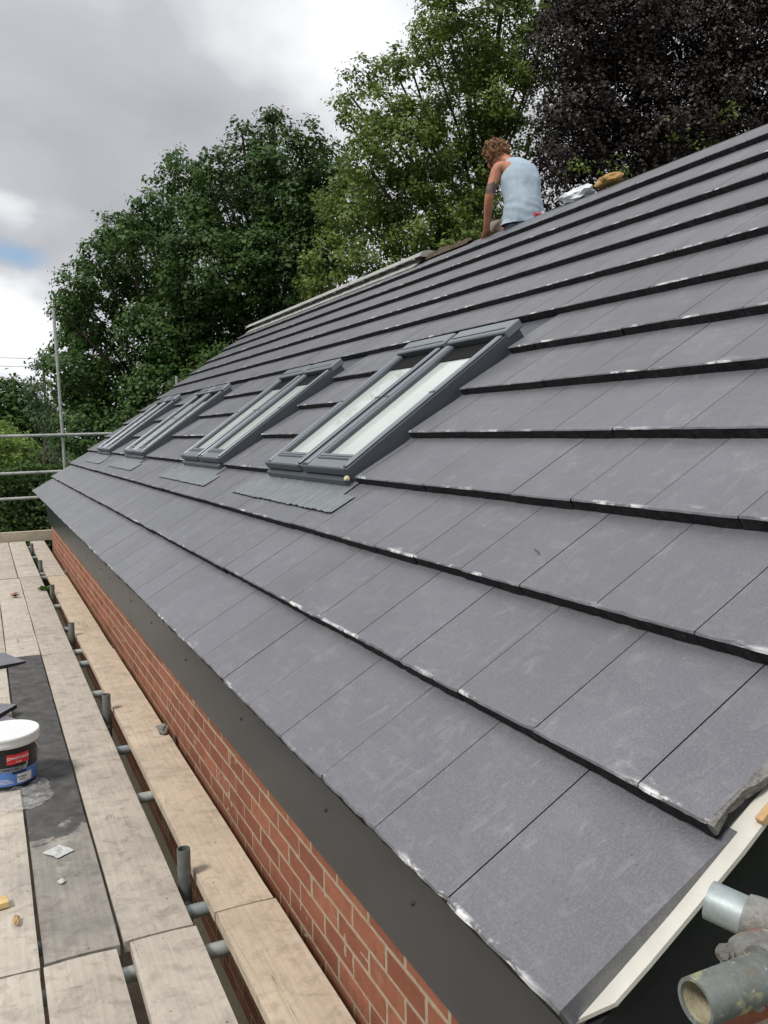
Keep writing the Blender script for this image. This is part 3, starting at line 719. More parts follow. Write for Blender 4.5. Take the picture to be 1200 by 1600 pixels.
def text_on_tub(txt, size, ac, z, mat, parent=body, off=.0022):
    cu = bpy.data.curves.new('lettering', 'FONT'); cu.body = txt; cu.size = size; cu.align_x = 'CENTER'; cu.align_y = 'CENTER'; cu.extrude = .0003; cu.offset = size*.012
    tmp = bpy.data.objects.new('lettering_source', cu); scene.collection.objects.link(tmp)
    bpy.context.view_layer.update()
    me = bpy.data.meshes.new_from_object(tmp.evaluated_get(bpy.context.evaluated_depsgraph_get()))
    bpy.data.objects.remove(tmp); me.materials.clear(); me.materials.append(mat)
    for v in me.vertices:
        x, y, zz = v.co; h = z+y; r = rad(h)+off+zz; a = ac+x/.133
        v.co = (TX+r*math.sin(a), TY-r*math.cos(a), TZ+h)
    return link('lettering', me, parent)
text_on_tub("JOHNSTONE'S", .0158, .35, .149, TB_WHITE); text_on_tub("TRADE", .0085, .36, .1305, TB_WHITE)
text_on_tub("STORMSHIELD", .0205, .02, .098, TB_INK); text_on_tub("Pliolite", .012, -.42, .080, TB_WHITE)
text_on_tub("EXTERIOR", .010, .47, .056, TB_INK); text_on_tub("WHITE", .010, .47, .043, TB_INK)
m = MB()
hp = [(TX+.1345*math.sin(a), TY-.1345*math.cos(a), TZ+.205-.105*math.sin(min(1, max(0, (a-1.02)/2.58))*math.pi)**.8) for a in np.linspace(1.02, 3.6, 34)]
hp = [(TX+(p[0]-TX)*1.02, TY+(p[1]-TY)*1.02, p[2]) for p in hp]
m.tube(hp, .0022, 8); m.build('handle', WHITEP, tub)

def mat_film():
    m = MT('clear_film', .18, .6); m.p.inputs['Base Color'].default_value = (.75, .76, .76, 1); m.bump(m.noise(14, 3, .5, dist=.8), .7, .02)
    tr = nd(m.t, 'ShaderNodeBsdfTransparent'); ms = nd(m.t, 'ShaderNodeMixShader')
    m.L(m.rng(m.noise(13, 5, .7, dist=.8), .40, .70, .06, .50), ms.inputs[0]); m.L(tr.outputs[0], ms.inputs[1]); m.L(m.p.outputs[0], ms.inputs[2]); m.L(ms.outputs[0], m.out.inputs[0]); return m.m
FILM = mat_film()
def crumple(name, cx, cy, z, w, l, hgt, mat, label, cat, shape=None, rot=0, n=26, th=0, group=None):
    m = MB(); vs = []; keep = set()
    for i in range(n+1):
        for j in range(n+1):
            u, v = i/n*2-1, j/n*2-1; x = u*w/2; y = v*l/2
            q = Vector((x*15+cx*9, y*15+cy*7, 0)); h = abs(mnoise.noise(q))*hgt+abs(mnoise.noise(q*2.7))*hgt*.45
            r = math.hypot(u, v)/(1+.28*mnoise.noise(Vector((math.atan2(v, u)*1.3, cx, cy)))) if shape == 'blob' else max(abs(u), abs(v))
            if r < 1.001: keep.add((i, j))
            c, s = math.cos(rot), math.sin(rot); vs.append((cx+x*c-y*s, cy+x*s+y*c, z+h*max(.15, 1-.5*r)))
    N = n+1
    fs = [(i*N+j, (i+1)*N+j, (i+1)*N+j+1, i*N+j+1) for i in range(n) for j in range(n) if all(k in keep for k in ((i, j), (i+1, j), (i+1, j+1), (i, j+1)))]
    m.add(vs, fs, 0, True)
    if th:
        b = [(x, y, zz-th) for x, y, zz in vs]; m.add(b, fs, 0, True)
    return tag(m.build(name, mat), label, cat, group)
crumple('plastic_sheet', -.615, 3.20, ZB+.003, .30, .46, .030, FILM, 'crumpled clear plastic sheet spread under the paint tub', 'plastic sheet', 'blob', .2, 40)
crumple('plastic_bag', -.50, 2.525, ZB+.006, .075, .085, .016, mat_plain('white_film', (.55, .56, .56), .25, .6, var=.2, sc=40), 'small crumpled silvery plastic packet lying on the stained board', 'litter', None, .6, 16)
SLATE = mat_plain('loose_tile_face', (.17, .168, .19), .5, .5, var=.2, sc=8, bump=.1); SLEDGE = mat_plain('loose_tile_edge', (.045, .045, .048), .9, .2, var=.4, sc=40, bump=.5)
def loose_tile(c, rx, ry, rz, label, w=.30, l=.42, corner=None):
    m = MB(); M = Matrix.Translation(Vector(c)) @ Matrix.Rotation(rz, 4, 'Z') @ Matrix.Rotation(ry, 4, 'Y') @ Matrix.Rotation(rx, 4, 'X')
    n = 14; t, b = [], []
    per = [(-w/2+w*k/n, -l/2) for k in range(n)]+[(w/2, -l/2+l*k/n) for k in range(n)]+[(w/2-w*k/n, l/2) for k in range(n)]+[(-w/2, l/2-l*k/n) for k in range(n)]
    for i, (x, y) in enumerate(per):
        e = rnd.uniform(-.0015, .0015); t.append(M @ Vector((x+e, y+e, .024))); b.append(M @ Vector((x-e*1.5, y-e, 0)))
    N = len(per); m.add(t, [tuple(range(N))], 0); m.add(b, [tuple(range(N))], 1); m.add(t+b, [(i, (i+1) % N, N+(i+1) % N, N+i) for i in range(N)], 1)
    return tag(m.build('roof_tile', [SLATE, SLEDGE]), label, 'roof tile', 'loose roof tiles on the boards')
loose_tile((-.735, 5.66, ZB+.012), R_(-3), R_(4), R_(-62), 'loose grey tile lying across the far end of the stained board')
loose_tile((-.80, 4.32, ZB+.004), 0, R_(-2), R_(24), 'lower loose grey tile at the left edge beyond the paint tub')
loose_tile((-.835, 4.42, ZB+.031), 0, R_(-3), R_(52), 'upper loose grey tile, turned on top of the lower one at the left edge')
m = MB(); f = lambda x, y, z: Matrix.Translation((-.735, 2.205, ZB+.004)) @ Matrix.Rotation(R_(8), 4, 'Z') @ Vector((x, y, z)); m.bbox(-.05, .05, -.026, .026, 0, .022, .002, 0, f)
tag(m.build('wood_offcut', mat_plain('fresh_pine', (.62, .45, .20), .7, .3, var=.15, sc=20)), 'small yellow pine offcut on the near left board', 'offcut')
m = MB(); f = lambda x, y, z: RP(-.004+x, .44+y, -.044+z) ; 
m.bbox(-.008, .006, -.045, .045, 0, .012, .0015, 0, f)
tag(m.build('batten_splinter', mat_plain('batten_wood', (.50, .33, .16), .8, .3, var=.2, sc=30)), 'short sliver of tan wood wedged between verge tiles and pale undercloak', 'wood sliver')
def chip(name, c, s, mat, label, cat, group=None, seed=0):
    bm = bmesh.new(); bmesh.ops.create_icosphere(bm, subdivisions=3, radius=1)
    for v in bm.verts:
        n_ = 1+.45*mnoise.noise(v.co*1.6+Vector((seed, 0, 0)))+.15*mnoise.noise(v.co*5+Vector((seed, 0, 0)))
        v.co = Vector((v.co.x*s[0]*n_, v.co.y*s[1]*n_, max(v.co.z, -.6)*s[2]*n_))+Vector(c)
    me = bpy.data.meshes.new(name); bm.to_mesh(me); bm.free(); me.materials.append(mat); return tag(link(name, me), label, cat, group)
GREYM = mat_plain('grey_mortar', (.20, .195, .18), .95, .2, var=.3, sc=30, bump=.6)
chip('mortar_lump', (.118, 3.70, ZB+.022), (.032, .05, .022), GREYM, 'grey mortar chip on the tan board beside the brick wall', 'mortar chip', seed=3)
chip('mortar_crumb', (-.665, 2.08, ZB+.012), (.010, .03, .006), mat_plain('tan_crumb', (.40, .27, .14), .9, .2), 'thin tan wood shaving beside the yellow offcut', 'wood shaving', seed=5)
chip('mortar_crumb', (-.508, 2.28, ZB+.009), (.012, .014, .006), CREAM, 'tiny pale mortar crumb on the stained board past the silvery packet', 'mortar crumb', seed=8)
# leaves dropped on the boards
def leafpile(name, c, n, r, size, mat, label):
    m = MB(); c = Vector(c)
    for k in range(n):
        a = rnd.uniform(0, 6.28); q = c+Vector((math.cos(a)*rnd.uniform(0, r), math.sin(a)*rnd.uniform(0, r)*1.3, rnd.uniform(.004, .03)))
        b = rnd.uniform(0, 6.28); d = Vector((math.cos(b), math.sin(b), rnd.uniform(-.2, .5))).normalized()*size*rnd.uniform(.6, 1.1); w = d.cross(Vector((rnd.uniform(-.4, .4), rnd.uniform(-.4, .4), 1))).normalized()*size*.32
        z_ = Vector((0, 0, size*.12))
        m.add([q-d*.5, q-d*.15+w+z_, q+d*.25+w*.8+z_, q+d*.55, q+d*.25-w*.8+z_, q-d*.15-w+z_, q+d*.05], [(0, 1, 6, 5), (1, 2, 3, 6), (6, 3, 4, 5)])
    return tag(m.build(name, mat), label, 'leaves')
leafpile('leaf_sprig', (-.175, 8.72, ZB+.004), 16, .06, .07, mat_leaf('fallen_green', (.06, .13, .02), (.16, .26, .05)), 'sprig of bright green leaves lying by the scaffold standard')
leafpile('dead_leaf', (-.46, 8.42, ZB+.002), 5, .03, .08, mat_plain('dead_leaf', (.22, .09, .06), .8), 'curled reddish dead leaf on the boards')
FOAM = mat_plain('foam', (.60, .55, .34), .9, .2)
chip('foam_blob', RP(2.66, .985, .012), (.012, .014, .014), FOAM, 'yellow foam scrap at the lower corner of the nearest roof window', 'foam scrap', seed=2)
# things on the ridge
chip('sandstone_block', (RX+.05, 4.27, RZ+.030), (.07, .125, .050), mat_plain('ochre_stone', (.34, .22, .09), .95, .2, var=.3, sc=16, bump=.6), 'ochre brown block resting on the ridge behind the man', 'block', seed=11)
wb = mat_plain('white_sack', (.66, .68, .72), .6, .3, var=.06, sc=8, bump=.3)
chip('white_sack', (RX+.06, 4.62, RZ+.004), (.10, .20, .060), wb, 'folded white sack lying on the ridge next to the ochre block', 'sack', seed=21)
# twigs and a few leaf scraps on the tiles
m = MB(); m.tube([RP(1.0, .80, -.012), RP(1.012, .806, -.007), RP(1.024, .805, -.006), RP(1.036, .818, -.012)], [.0014, .0014, .001, .0006], 6)
tag(m.build('twig', mat_plain('twig', (.05, .04, .03), .9)), 'tiny curled dark twig on the tiles right of the nearest roof window', 'twig')

# ---------------------------------------------------------------- overhead wires
tc_ = mat_plain('cable_black', (.12, .12, .13), .6)
for i, (z0, z1) in enumerate(((7.1, 6.8), (6.7, 6.35), (5.5, 5.15))):
    m = MB(); m.tube([(-40+90*t, 75-19*t, z0+.45+(z1-z0)*2*t*4-2.2*4*t*(1-t)*.0) for t in np.linspace(0, 1, 12)], .016, 6)
    tag(m.build('overhead_cable', tc_), ('uppermost', 'middle', 'lowest')[i]+' of the three thin overhead cables in the left sky', 'cable', 'overhead cables')

# ---------------------------------------------------------------- trees
def leafmesh(name, P, N, size, mat, parent, rng, droop=0.0, aspect=.62):
    n = len(P); d = rng.normal(size=(n, 3)); d -= N*np.sum(d*N, axis=1, keepdims=True); d[:, 2] -= droop; d /= np.linalg.norm(d, axis=1, keepdims=True)+1e-9
    w = np.cross(N, d); w /= np.linalg.norm(w, axis=1, keepdims=True)+1e-9
    s = (size*(.5+1.0*rng.random(n)**1.4))[:, None]
    v = np.empty((n, 4, 3)); v[:, 0] = P-d*s*.5; v[:, 2] = P+d*s*.5; v[:, 1] = P+w*s*aspect*.5+N*s*.10; v[:, 3] = P-w*s*aspect*.5+N*s*.10
    me = bpy.data.meshes.new(name); me.vertices.add(n*4); me.vertices.foreach_set('co', v.ravel().astype(np.float32))
    me.loops.add(n*4); me.loops.foreach_set('vertex_index', np.arange(n*4, dtype=np.int32))
    me.polygons.add(n); me.polygons.foreach_set('loop_start', np.arange(0, n*4, 4, dtype=np.int32))
    me.update(calc_edges=True); me.materials.append(mat)
    return link(name, me, parent)
def crown_points(blobs, dens, rng, clump=.30, per=70, shell=.5):
    P, N = [], []
    for x, y, z, r in blobs:
        nc = max(4, int(dens*r*r))
        for k in range(nc):
            u = rng.normal(size=3); u /= np.linalg.norm(u); u[2] = u[2]*.9+.08
            q = np.array([x, y, z])+u*r*(shell+(1-shell)*rng.random()**.6)
            rc = clump*rng.uniform(.55, 1.25)*(.55+.45*min(1, r)); m = int(per*(rc/clump)**2*rng.uniform(.6, 1.2))
            pts = rng.normal(size=(m, 3))*rc*np.array([.5, .5, .34])
            P.append(q+pts); nn = rng.normal(size=(m, 3))*.55+u*.7+np.array([0, -.12, .8])+pts/rc*.7; nn /= np.linalg.norm(nn, axis=1, keepdims=True); N.append(nn)
    return np.concatenate(P), np.concatenate(N)
def tree(name, base, blobs, mat, size, dens, label, cat='tree', trunk_r=.28, seed=1, clump=.30, per=70, droop=.15, group=None, limbs=True, bark=None):
    rng = np.random.default_rng(seed); t = empty(name, base, label, cat, group)
    P, N = crown_points(blobs, dens, rng, clump, per); leafmesh('crown', P, N, size, mat, t, rng, droop)
    m = MB(); b = Vector(base); c = Vector(np.mean([q[:3] for q in blobs], axis=0)); tb = max(blobs, key=lambda q: q[2]+q[3]*.5); top = Vector(tb[:3])
    pts = [b, b.lerp(top, .25)+Vector((.12, 0, 0)), b.lerp(top, .5)+Vector((-.1, .1, 0)), b.lerp(top, .75), top]
    m.tube(pts, [trunk_r, trunk_r*.8, trunk_r*.6, trunk_r*.33, .03], 12)
    for x, y, z, r in blobs:
        e = Vector((x, y, z)); h = max(.15, min(.8, (z-b.z)/(top.z-b.z)-.22)); s = b.lerp(top, h); mid = s.lerp(e, .5)+Vector((rng.uniform(-.2, .2), rng.uniform(-.2, .2), .15)); r0 = trunk_r*(.30-.2*h)
        m.tube([s, mid, e], [r0, r0*.6, .018], 7)
        for k in range(max(2, int(7*r))):
            u = Vector(rng.normal(size=3)).normalized(); q = mid.lerp(e, rng.uniform(.3, 1)); m.tube([q, q+u*r*.5+Vector((0, 0, .1)), q+u*r*.95], [.014, .009, .004], 5)
    m.build('trunk', bark or BARK, t); return t
BL_maple_left = [(1.39,19.38,3.97,0.53),(1.08,19.13,3.45,0.3),(1.88,19.64,4.74,0.47),(2.41,18.81,5.07,0.53),(3.02,18.35,5.65,0.49),(3.71,18.99,6.56,0.43),(3.91,20.32,7.31,0.24),(3.11,20.68,4.79,1.15),(1.91,20.44,3.36,0.9),(1.21,19.23,2.09,0.7),(2.02,20.19,1.71,1.04),(3.28,19.05,2.96,1.16),(3.13,18.71,1.51,1.0),(1.34,18.75,0.83,0.69),(2.24,18.59,0.67,0.84),(1.39,21.07,2.96,0.46),(2.95,20.38,5.83,0.3),(2.24,20.61,5.38,0.27),(3.53,20.12,6.63,0.27)]
BL_maple_mid = [(4.01,17.22,6.25,0.4),(4.13,17.49,6.66,0.2),(4.89,17.96,7.05,0.47),(4.92,18.24,7.45,0.2),(5.68,18.2,7.53,0.43),(5.68,18.29,7.79,0.2),(5.67,16.23,6.7,0.44),(6.6,17.08,6.72,0.42),(4.63,18.61,5.79,1.15),(5.76,17.69,5.95,1.2),(3.95,17.55,4.16,1.09),(5.39,17.61,4.26,1.27),(6.29,16.38,5.55,0.94),(5.17,18.72,2.98,0.96),(4.01,18.54,3.07,0.86),(6.05,16.95,4.46,0.83),(4.01,17.03,1.85,0.8),(4.07,18.93,6.1,0.5),(3.72,18.18,5.2,0.69)]
BL_lime = [(7.6,13.0,4.4,.7),(7.3,12.6,3.6,.7),(8.3,12.8,4.3,.7),(8.6,12.2,3.9,.6),(5.88,14.62,6.83,0.29),(6.24,14.45,7.44,0.38),(5.7,13.94,6.82,0.25),(6.14,13.49,6.35,0.59),(6.48,13.83,7.45,0.3),(6.67,13.36,7.14,0.43),(6.69,12.83,7.54,0.38),(7.07,13.01,8.05,0.47),(8.16,14.09,8.0,0.8),(6.43,13.08,5.71,0.84),(5.48,12.93,5.35,0.49),(7.85,13.71,6.59,0.9),(8.27,12.93,7.84,0.81),(8.86,12.67,8.28,0.46),(5.88,14.12,4.75,0.77),(6.74,13.45,4.67,0.88),(8.05,13.71,5.5,0.73),(5.02,13.28,3.62,0.55),(5.99,13.28,3.68,0.68),(6.76,12.54,4.14,0.61),(8.3,12.98,6.75,0.7),(8.51,12.17,7.04,0.45),(4.82,13.67,3.29,0.32),(8.84,12.89,6.05,0.43),(7.22,13.04,8.79,0.68),(8.69,13.45,9.27,0.84),(5.94,14.61,6.57,0.19),(8.57,11.88,7.94,0.31)]
BL_beech = [(8.4,9.9,4.6,.6),(8.9,10.3,4.2,.7),(7.6,10.2,4.9,.5),(9.6,10.4,4.6,.8),(7.3,10.4,4.1,.45),(9.4,10.6,6.2,1.0),(8.2,10.6,5.4,.8),(10.4,10.6,5.4,.9),(8.9,10.8,7.3,1.1),(10.8,10.9,4.4,.9),(11.6,10.6,5.6,1.0),(7.67,10.0,6.47,0.71),(8.56,9.91,6.87,0.92),(10.07,10.15,7.03,1.14),(10.81,9.53,6.91,1.12),(7.42,9.75,5.44,0.56),(8.43,10.04,5.77,0.79),(9.03,9.45,5.38,0.87),(10.29,9.41,5.91,0.9),(6.91,9.56,4.5,0.35),(8.02,10.21,4.92,0.44),(9.0,10.11,5.0,0.61),(12.0,9.55,6.71,1.27),(9.36,10.56,8.36,1.24),(11.06,10.2,8.73,1.48),(7.27,9.63,7.22,0.5),(7.19,9.97,5.67,0.32),(12.3,9.6,8.4,1.37),(7.66,10.45,4.27,0.35),(7.82,9.72,4.02,0.48),(10.36,10.12,5.05,0.74)]
BL_willow = [(1.06,25.48,2.98,0.29),(0.98,26.11,2.52,0.44),(1.05,24.33,1.81,0.56),(0.7,24.14,1.54,0.38),(1.32,24.62,1.2,0.64),(0.64,24.04,2.05,0.27),(1.39,24.31,0.5,0.7)]
LEAF_DARK = mat_leaf('maple_leaf', (.040, .092, .020), (.095, .180, .042), .30)
LEAF_MID = mat_leaf('sycamore_leaf', (.036, .082, .018), (.090, .165, .036), .30)
LEAF_LIME = mat_leaf('lime_leaf', (.100, .160, .030), (.260, .330, .085), .38)
LEAF_BEECH = mat_leaf('copper_beech_leaf', (.015, .0095, .0085), (.050, .034, .031), .14, .48, .40)
LEAF_WIL = mat_leaf('birch_leaf', (.06, .11, .05), (.14, .20, .11), .35)
LEAF_BUSH = mat_leaf('bush_leaf', (.13, .23, .04), (.33, .45, .12), .4)
LEAF_HEDGE = mat_leaf('hedge_leaf', (.045, .095, .022), (.13, .23, .06), .25)
tree('maple_tree', (2.4, 19.8, GZ), BL_maple_left, LEAF_DARK, .098, 130, 'dark green broadleaf tree at the left, rising behind the far scaffold pole', seed=3, per=78, clump=.27)
tree('maple_tree', (5.0, 18.2, GZ), BL_maple_mid, LEAF_MID, .094, 125, 'dark green peaked tree between the leftmost dark tree and the paler tall one', seed=5, per=78, clump=.27)
tree('lime_tree', (7.3, 14.2, GZ), BL_lime, LEAF_LIME, .074, 160, 'tall yellow green tree rising behind the man on the ridge', seed=7, clump=.22, per=78, trunk_r=.25)
tree('copper_beech', (9.6, 10.3, GZ), BL_beech, LEAF_BEECH, .058, 200, 'dark purple copper beech filling the upper right behind the ridge', seed=9, clump=.20, per=76, trunk_r=.3)
tree('birch_tree', (1.0, 25.0, GZ), BL_willow, LEAF_WIL, .09, 60, 'small pale feathery tree at the left edge of the dark tree', seed=11, clump=.25, per=50, droop=1.2, trunk_r=.1)
# green shoots showing inside the beech
def add_shoots():
    rng = np.random.default_rng(31); t = bpy.data.objects['copper_beech']
    P, N = crown_points([(8.55, 8.9, 5.05, .22), (9.0, 8.7, 4.75, .26), (9.3, 8.6, 5.2, .2), (7.5, 8.9, 4.35, .2), (8.9, 8.8, 4.3, .2), (6.9, 9.0, 4.35, .2)], 220, rng, .14, 26)
    leafmesh('leaves', P, N, .06, LEAF_LIME, t, rng)
add_shoots()
# far trees and bushes
def rblobs(x0, x1, y, z0, z1, n, r, seed):
    q = random.Random(seed); return [(q.uniform(x0, x1), y+q.uniform(-.8, .8), q.uniform(z0, z1), r*q.uniform(.7, 1.2)) for _ in range(n)]
tree('far_tree', (.6, 48.5, GZ), [(.2, 48.5, 2.0, 1.3), (1.2, 48, 2.7, 1.1), (1.9, 48, 1.6, 1.2), (-.6, 49, 1.2, 1.4), (.7, 48, .6, 1.6), (2.2, 48.5, .2, 1.2), (-.4, 48, 2.6, .8)], LEAF_MID, .26, 26, 'rounded dark tree far off at the left edge below the cables', seed=13, clump=.5, per=60, trunk_r=.25)
tree('far_tree', (-3.5, 50, GZ), [(-3.5, 50, 2, 2), (-2.2, 50, 1.5, 1.6), (-4.8, 50, 1.2, 1.8), (-3.4, 50, 0, 2)], LEAF_DARK, .26, 18, 'far dark tree just outside the left edge', seed=14, clump=.5, per=60, trunk_r=.3)
tree('bush', (-.1, 27.5, GZ), rblobs(-.9, .7, 27.3, -1.6, .75, 9, .75, 3), LEAF_BUSH, .12, 48, 'bright yellow green bush at the left edge behind the top guard rail', 'bush', seed=15, trunk_r=.08)
tree('bush', (1.2, 26.5, GZ), rblobs(.6, 1.9, 26.5, -1.6, .45, 8, .65, 6), LEAF_WIL, .12, 44, 'brownish green bush between the far pole and the bright bush', 'bush', seed=16, trunk_r=.08)
tree('bush', (-3, 27, GZ), rblobs(-4.2, -1.6, 27, -1.6, .6, 9, .8, 8), LEAF_BUSH, .13, 34, 'green bush beyond the left end of the hedge', 'bush', seed=17, trunk_r=.08)
# clipped hedge: dense leaves through a long box
def hedge():
    rng = np.random.default_rng(21); n = 62000; x0, x1, y0, y1, z0, z1 = -7, 8, 18.6, 20.4, GZ, .16
    t = empty('hedge', (.5, 19.5, GZ), 'long clipped dark green hedge behind the far guard rails', 'hedge')
    f = rng.random(n); P = np.empty((n, 3)); P[:, 0] = rng.uniform(x0, x1, n)
    top = f < .45; P[:, 1] = np.where(top, rng.uniform(y0, y1, n), y0+rng.exponential(.12, n)); P[:, 2] = np.where(top, z1-rng.exponential(.08, n), rng.uniform(-2.2, z1, n))
    wob = .07*np.sin(P[:, 0]*2.1)+.05*np.sin(P[:, 0]*5.3+1); P[:, 2] += wob*.6; P[:, 1] += wob
    N = rng.normal(size=(n, 3))*.6+np.where(top[:, None], [0, 0, 1.], [0, -1., .5]); N /= np.linalg.norm(N, axis=1, keepdims=True)
    leafmesh('foliage', P, N, .085, LEAF_HEDGE, t, rng)
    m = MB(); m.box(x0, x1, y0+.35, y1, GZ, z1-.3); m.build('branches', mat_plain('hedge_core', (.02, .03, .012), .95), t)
hedge()

# ---------------------------------------------------------------- the man on the ridge
def mat_skin():
    m = MT('skin', .5, .4); c = m.mix(m.rng(m.noise(9, 4, .6), .3, .7), (.36, .14, .085), (.52, .23, .14))
    s = nd(m.t, 'ShaderNodeSeparateXYZ'); m.L(m.tc.outputs['Object'], s.inputs[0])
    # tattoos on the left arm: a dark sleeve patch above the elbow and fainter script on the shoulder
    z = m.math('ADD', s.outputs[2], m.rng(m.noise(28, 4, .7), .3, .7, -.02, .02)); y = s.outputs[1]; x = s.outputs[0]
    arm = m.rng(x, 3.53, 3.50)
    pat = m.math('MULTIPLY', m.rng(z, 2.795, 2.805), m.rng(z, 2.895, 2.885))
    c = m.mix(m.math('MULTIPLY', m.math('MULTIPLY', pat, arm), m.rng(m.noise(40, 4, .6), .3, .5, .55, .9)), c, (.05, .05, .052))
    sh = m.math('MULTIPLY', m.rng(z, 2.93, 2.95), m.rng(z, 3.06, 3.04)); w = m.noise(55, 2, .5, dist=2.5); ln = m.rng(m.math('ABSOLUTE', m.math('SUBTRACT', w, .5)), .035, .012)
    c = m.mix(m.math('MULTIPLY', m.math('MULTIPLY', sh, arm), m.math('MULTIPLY', ln, .7)), c, (.10, .07, .06))
    m.col(c); m.p.inputs['Subsurface Weight'].default_value = .08; m.p.inputs['Subsurface Radius'].default_value = (.02, .008, .004); return m.m
SKIN = mat_skin()
VEST = mat_plain('pale_blue_cotton', (.35, .43, .51), .95, .15, var=.14, sc=7, bump=.4)
TROU = mat_plain('dusty_trousers', (.20, .175, .14), .95, .2, var=.2, sc=12, bump=.4)
HAIR = mat_plain('curly_brown_hair', (.15, .07, .035), .6, .4, var=.5, sc=30, bump=.4)
HAIR2 = mat_plain('light_brown_hair', (.33, .19, .09), .6, .4, var=.4, sc=30, bump=.2)  # lighter brown tone for randomly picked curls
def skin_mesh(name, nodes, edges, mats, parent, sub=2, root=0):
    me = bpy.data.meshes.new(name); me.from_pydata([n[0] for n in nodes], edges, []); o = bpy.data.objects.new(name, me); scene.collection.objects.link(o)
    o.modifiers.new('skin', 'SKIN').use_smooth_shade = True; me.skin_vertices or me.attributes
    sv_ = me.skin_vertices[0].data
    for i, n in enumerate(nodes):
        r = n[1]; sv_[i].radius = r if isinstance(r, tuple) else (r, r); sv_[i].use_root = (i == root)
    md = o.modifiers.new('sub', 'SUBSURF'); md.levels = sub; md.render_levels = sub
    bpy.context.view_layer.update()
    m2 = bpy.data.meshes.new_from_object(o.evaluated_get(bpy.context.evaluated_depsgraph_get())); bpy.data.objects.remove(o)
    m2.materials.clear()
    for m in mats: m2.materials.append(m)
    for p_ in m2.polygons: p_.use_smooth = True
    return link(name, m2, parent)
man = empty('person', (3.66, 5.42, 2.45), 'man in pale blue sleeveless vest sitting on the ridge, back turned, head bowed', 'person')
V = Vector
pel, wa, ch, nk = V((3.635, 5.43, 2.54)), V((3.635, 5.42, 2.72)), V((3.64, 5.49, 2.95)), V((3.635, 5.585, 3.085))
hd0, hd1, hd2 = V((3.60, 5.67, 3.135)), V((3.575, 5.73, 3.175)), V((3.56, 5.755, 3.22))
lsh, lel, lwr = V((3.465, 5.545, 3.045)), V((3.385, 5.56, 2.79)), V((3.455, 5.72, 2.56))
rsh, rel, rwr = V((3.765, 5.60, 3.00)), V((3.80, 5.78, 2.80)), V((3.73, 5.92, 2.66))
lhip, lkn, lan = V((3.585, 5.46, 2.53)), V((3.60, 5.88, 2.60)), V((3.80, 5.98, 2.34))
rhip, rkn, ran = V((3.76, 5.46, 2.52)), V((3.86, 5.86, 2.56)), V((4.02, 5.98, 2.18))
nodes = [(pel, (.12, .10)), (wa, (.130, .10)), (ch, (.148, .110)), (nk, (.062, .06)), (hd0, .062), (hd1, .088), (hd2, .078),
         (lsh, .062), (lsh.lerp(lel, .5), .050), (lel, .042), (lel.lerp(lwr, .35), .042), (lwr, .028),
         (rsh, .062), (rsh.lerp(rel, .5), .050), (rel, .042), (rel.lerp(rwr, .35), .042), (rwr, .028),
         (lhip, .085), (lkn, .060), (lkn.lerp(lan, .4), .056), (lan, .04), (rhip, .085), (rkn, .060), (rkn.lerp(ran, .4), .056), (ran, .04)]
edges = [(0, 1), (1, 2), (2, 3), (3, 4), (4, 5), (5, 6), (2, 7), (7, 8), (8, 9), (9, 10), (10, 11), (2, 12), (12, 13), (13, 14), (14, 15), (15, 16),
         (0, 17), (17, 18), (18, 19), (19, 20), (0, 21), (21, 22), (22, 23), (23, 24)]
def hand(w, fwd, side, thumb):
    """palm and five unequal curled fingers, growing from wrist node w"""
    base = len(nodes); wp = nodes[w][0]; fwd = fwd.normalized(); side = side.normalized(); dn = fwd.cross(side)
    nodes.append((wp+fwd*.045, (.032, .016))); edges.append((w, base)); nodes.append((wp+fwd*.080, (.034, .013))); edges.append((base, base+1))
    for k, ln in enumerate((.068, .078, .073, .056)):
        o_ = side*(-.028+.019*k); a = len(nodes); p0 = wp+fwd*.092+o_
        nodes.append((p0, .0092)); edges.append((base+1, a)); nodes.append((p0+fwd*ln*.5-V((0, 0, .012)), .0084)); edges.append((a, a+1)); nodes.append((p0+fwd*ln*.85-V((0, 0, .035)), .0072)); edges.append((a+1, a+2))
    a = len(nodes); nodes.append((wp+fwd*.05+side*thumb*.045, .011)); edges.append((base, a)); nodes.append((wp+fwd*.085+side*thumb*.06-V((0, 0, .012)), .009)); edges.append((a, a+1))
hand(11, V((.35, .75, -.45)), V((1, -.3, 0)), 1); hand(16, V((-.3, .8, -.35)), V((1, .3, 0)), -1)
body_ = skin_mesh('body', nodes, edges, [SKIN], man)
# face: nose, brow and ears on the bowed head (turned away from the camera)
m = MB(); fdir = (V((-.25, .80, -.55))).normalized(); up_ = V((-.1, .5, .85)).normalized(); sd_ = fdir.cross(up_).normalized(); hc = V((3.568, 5.742, 3.19))
def blob(c, s, axes=(sd_, fdir, up_), seg=10, mat=0, mb_=None):
    bm = bmesh.new(); bmesh.ops.create_uvsphere(bm, u_segments=seg*2, v_segments=seg, radius=1); bm.verts.index_update()
    (mb_ or m).add([c+axes[0]*v.co.x*s[0]+axes[1]*v.co.y*s[1]+axes[2]*v.co.z*s[2] for v in bm.verts], [[v.index for v in f.verts] for f in bm.faces], mat, True); bm.free()
blob(hc+fdir*.092-up_*.012, (.013, .020, .024)); blob(hc+fdir*.080-up_*.055, (.026, .014, .008)); blob(hc+fdir*.074-up_*.085, (.030, .022, .020))
m.build('nose_and_chin', SKIN, man)
for s in (-1, 1):
    m = MB(); blob(hc+sd_*s*.086-up_*.01, (.010, .018, .030)); m.build('ear', SKIN, man)
    m = MB(); blob(hc+fdir*.080+sd_*s*.030+up_*.014, (.013, .008, .009)); m.build('eye', CREAM, man)
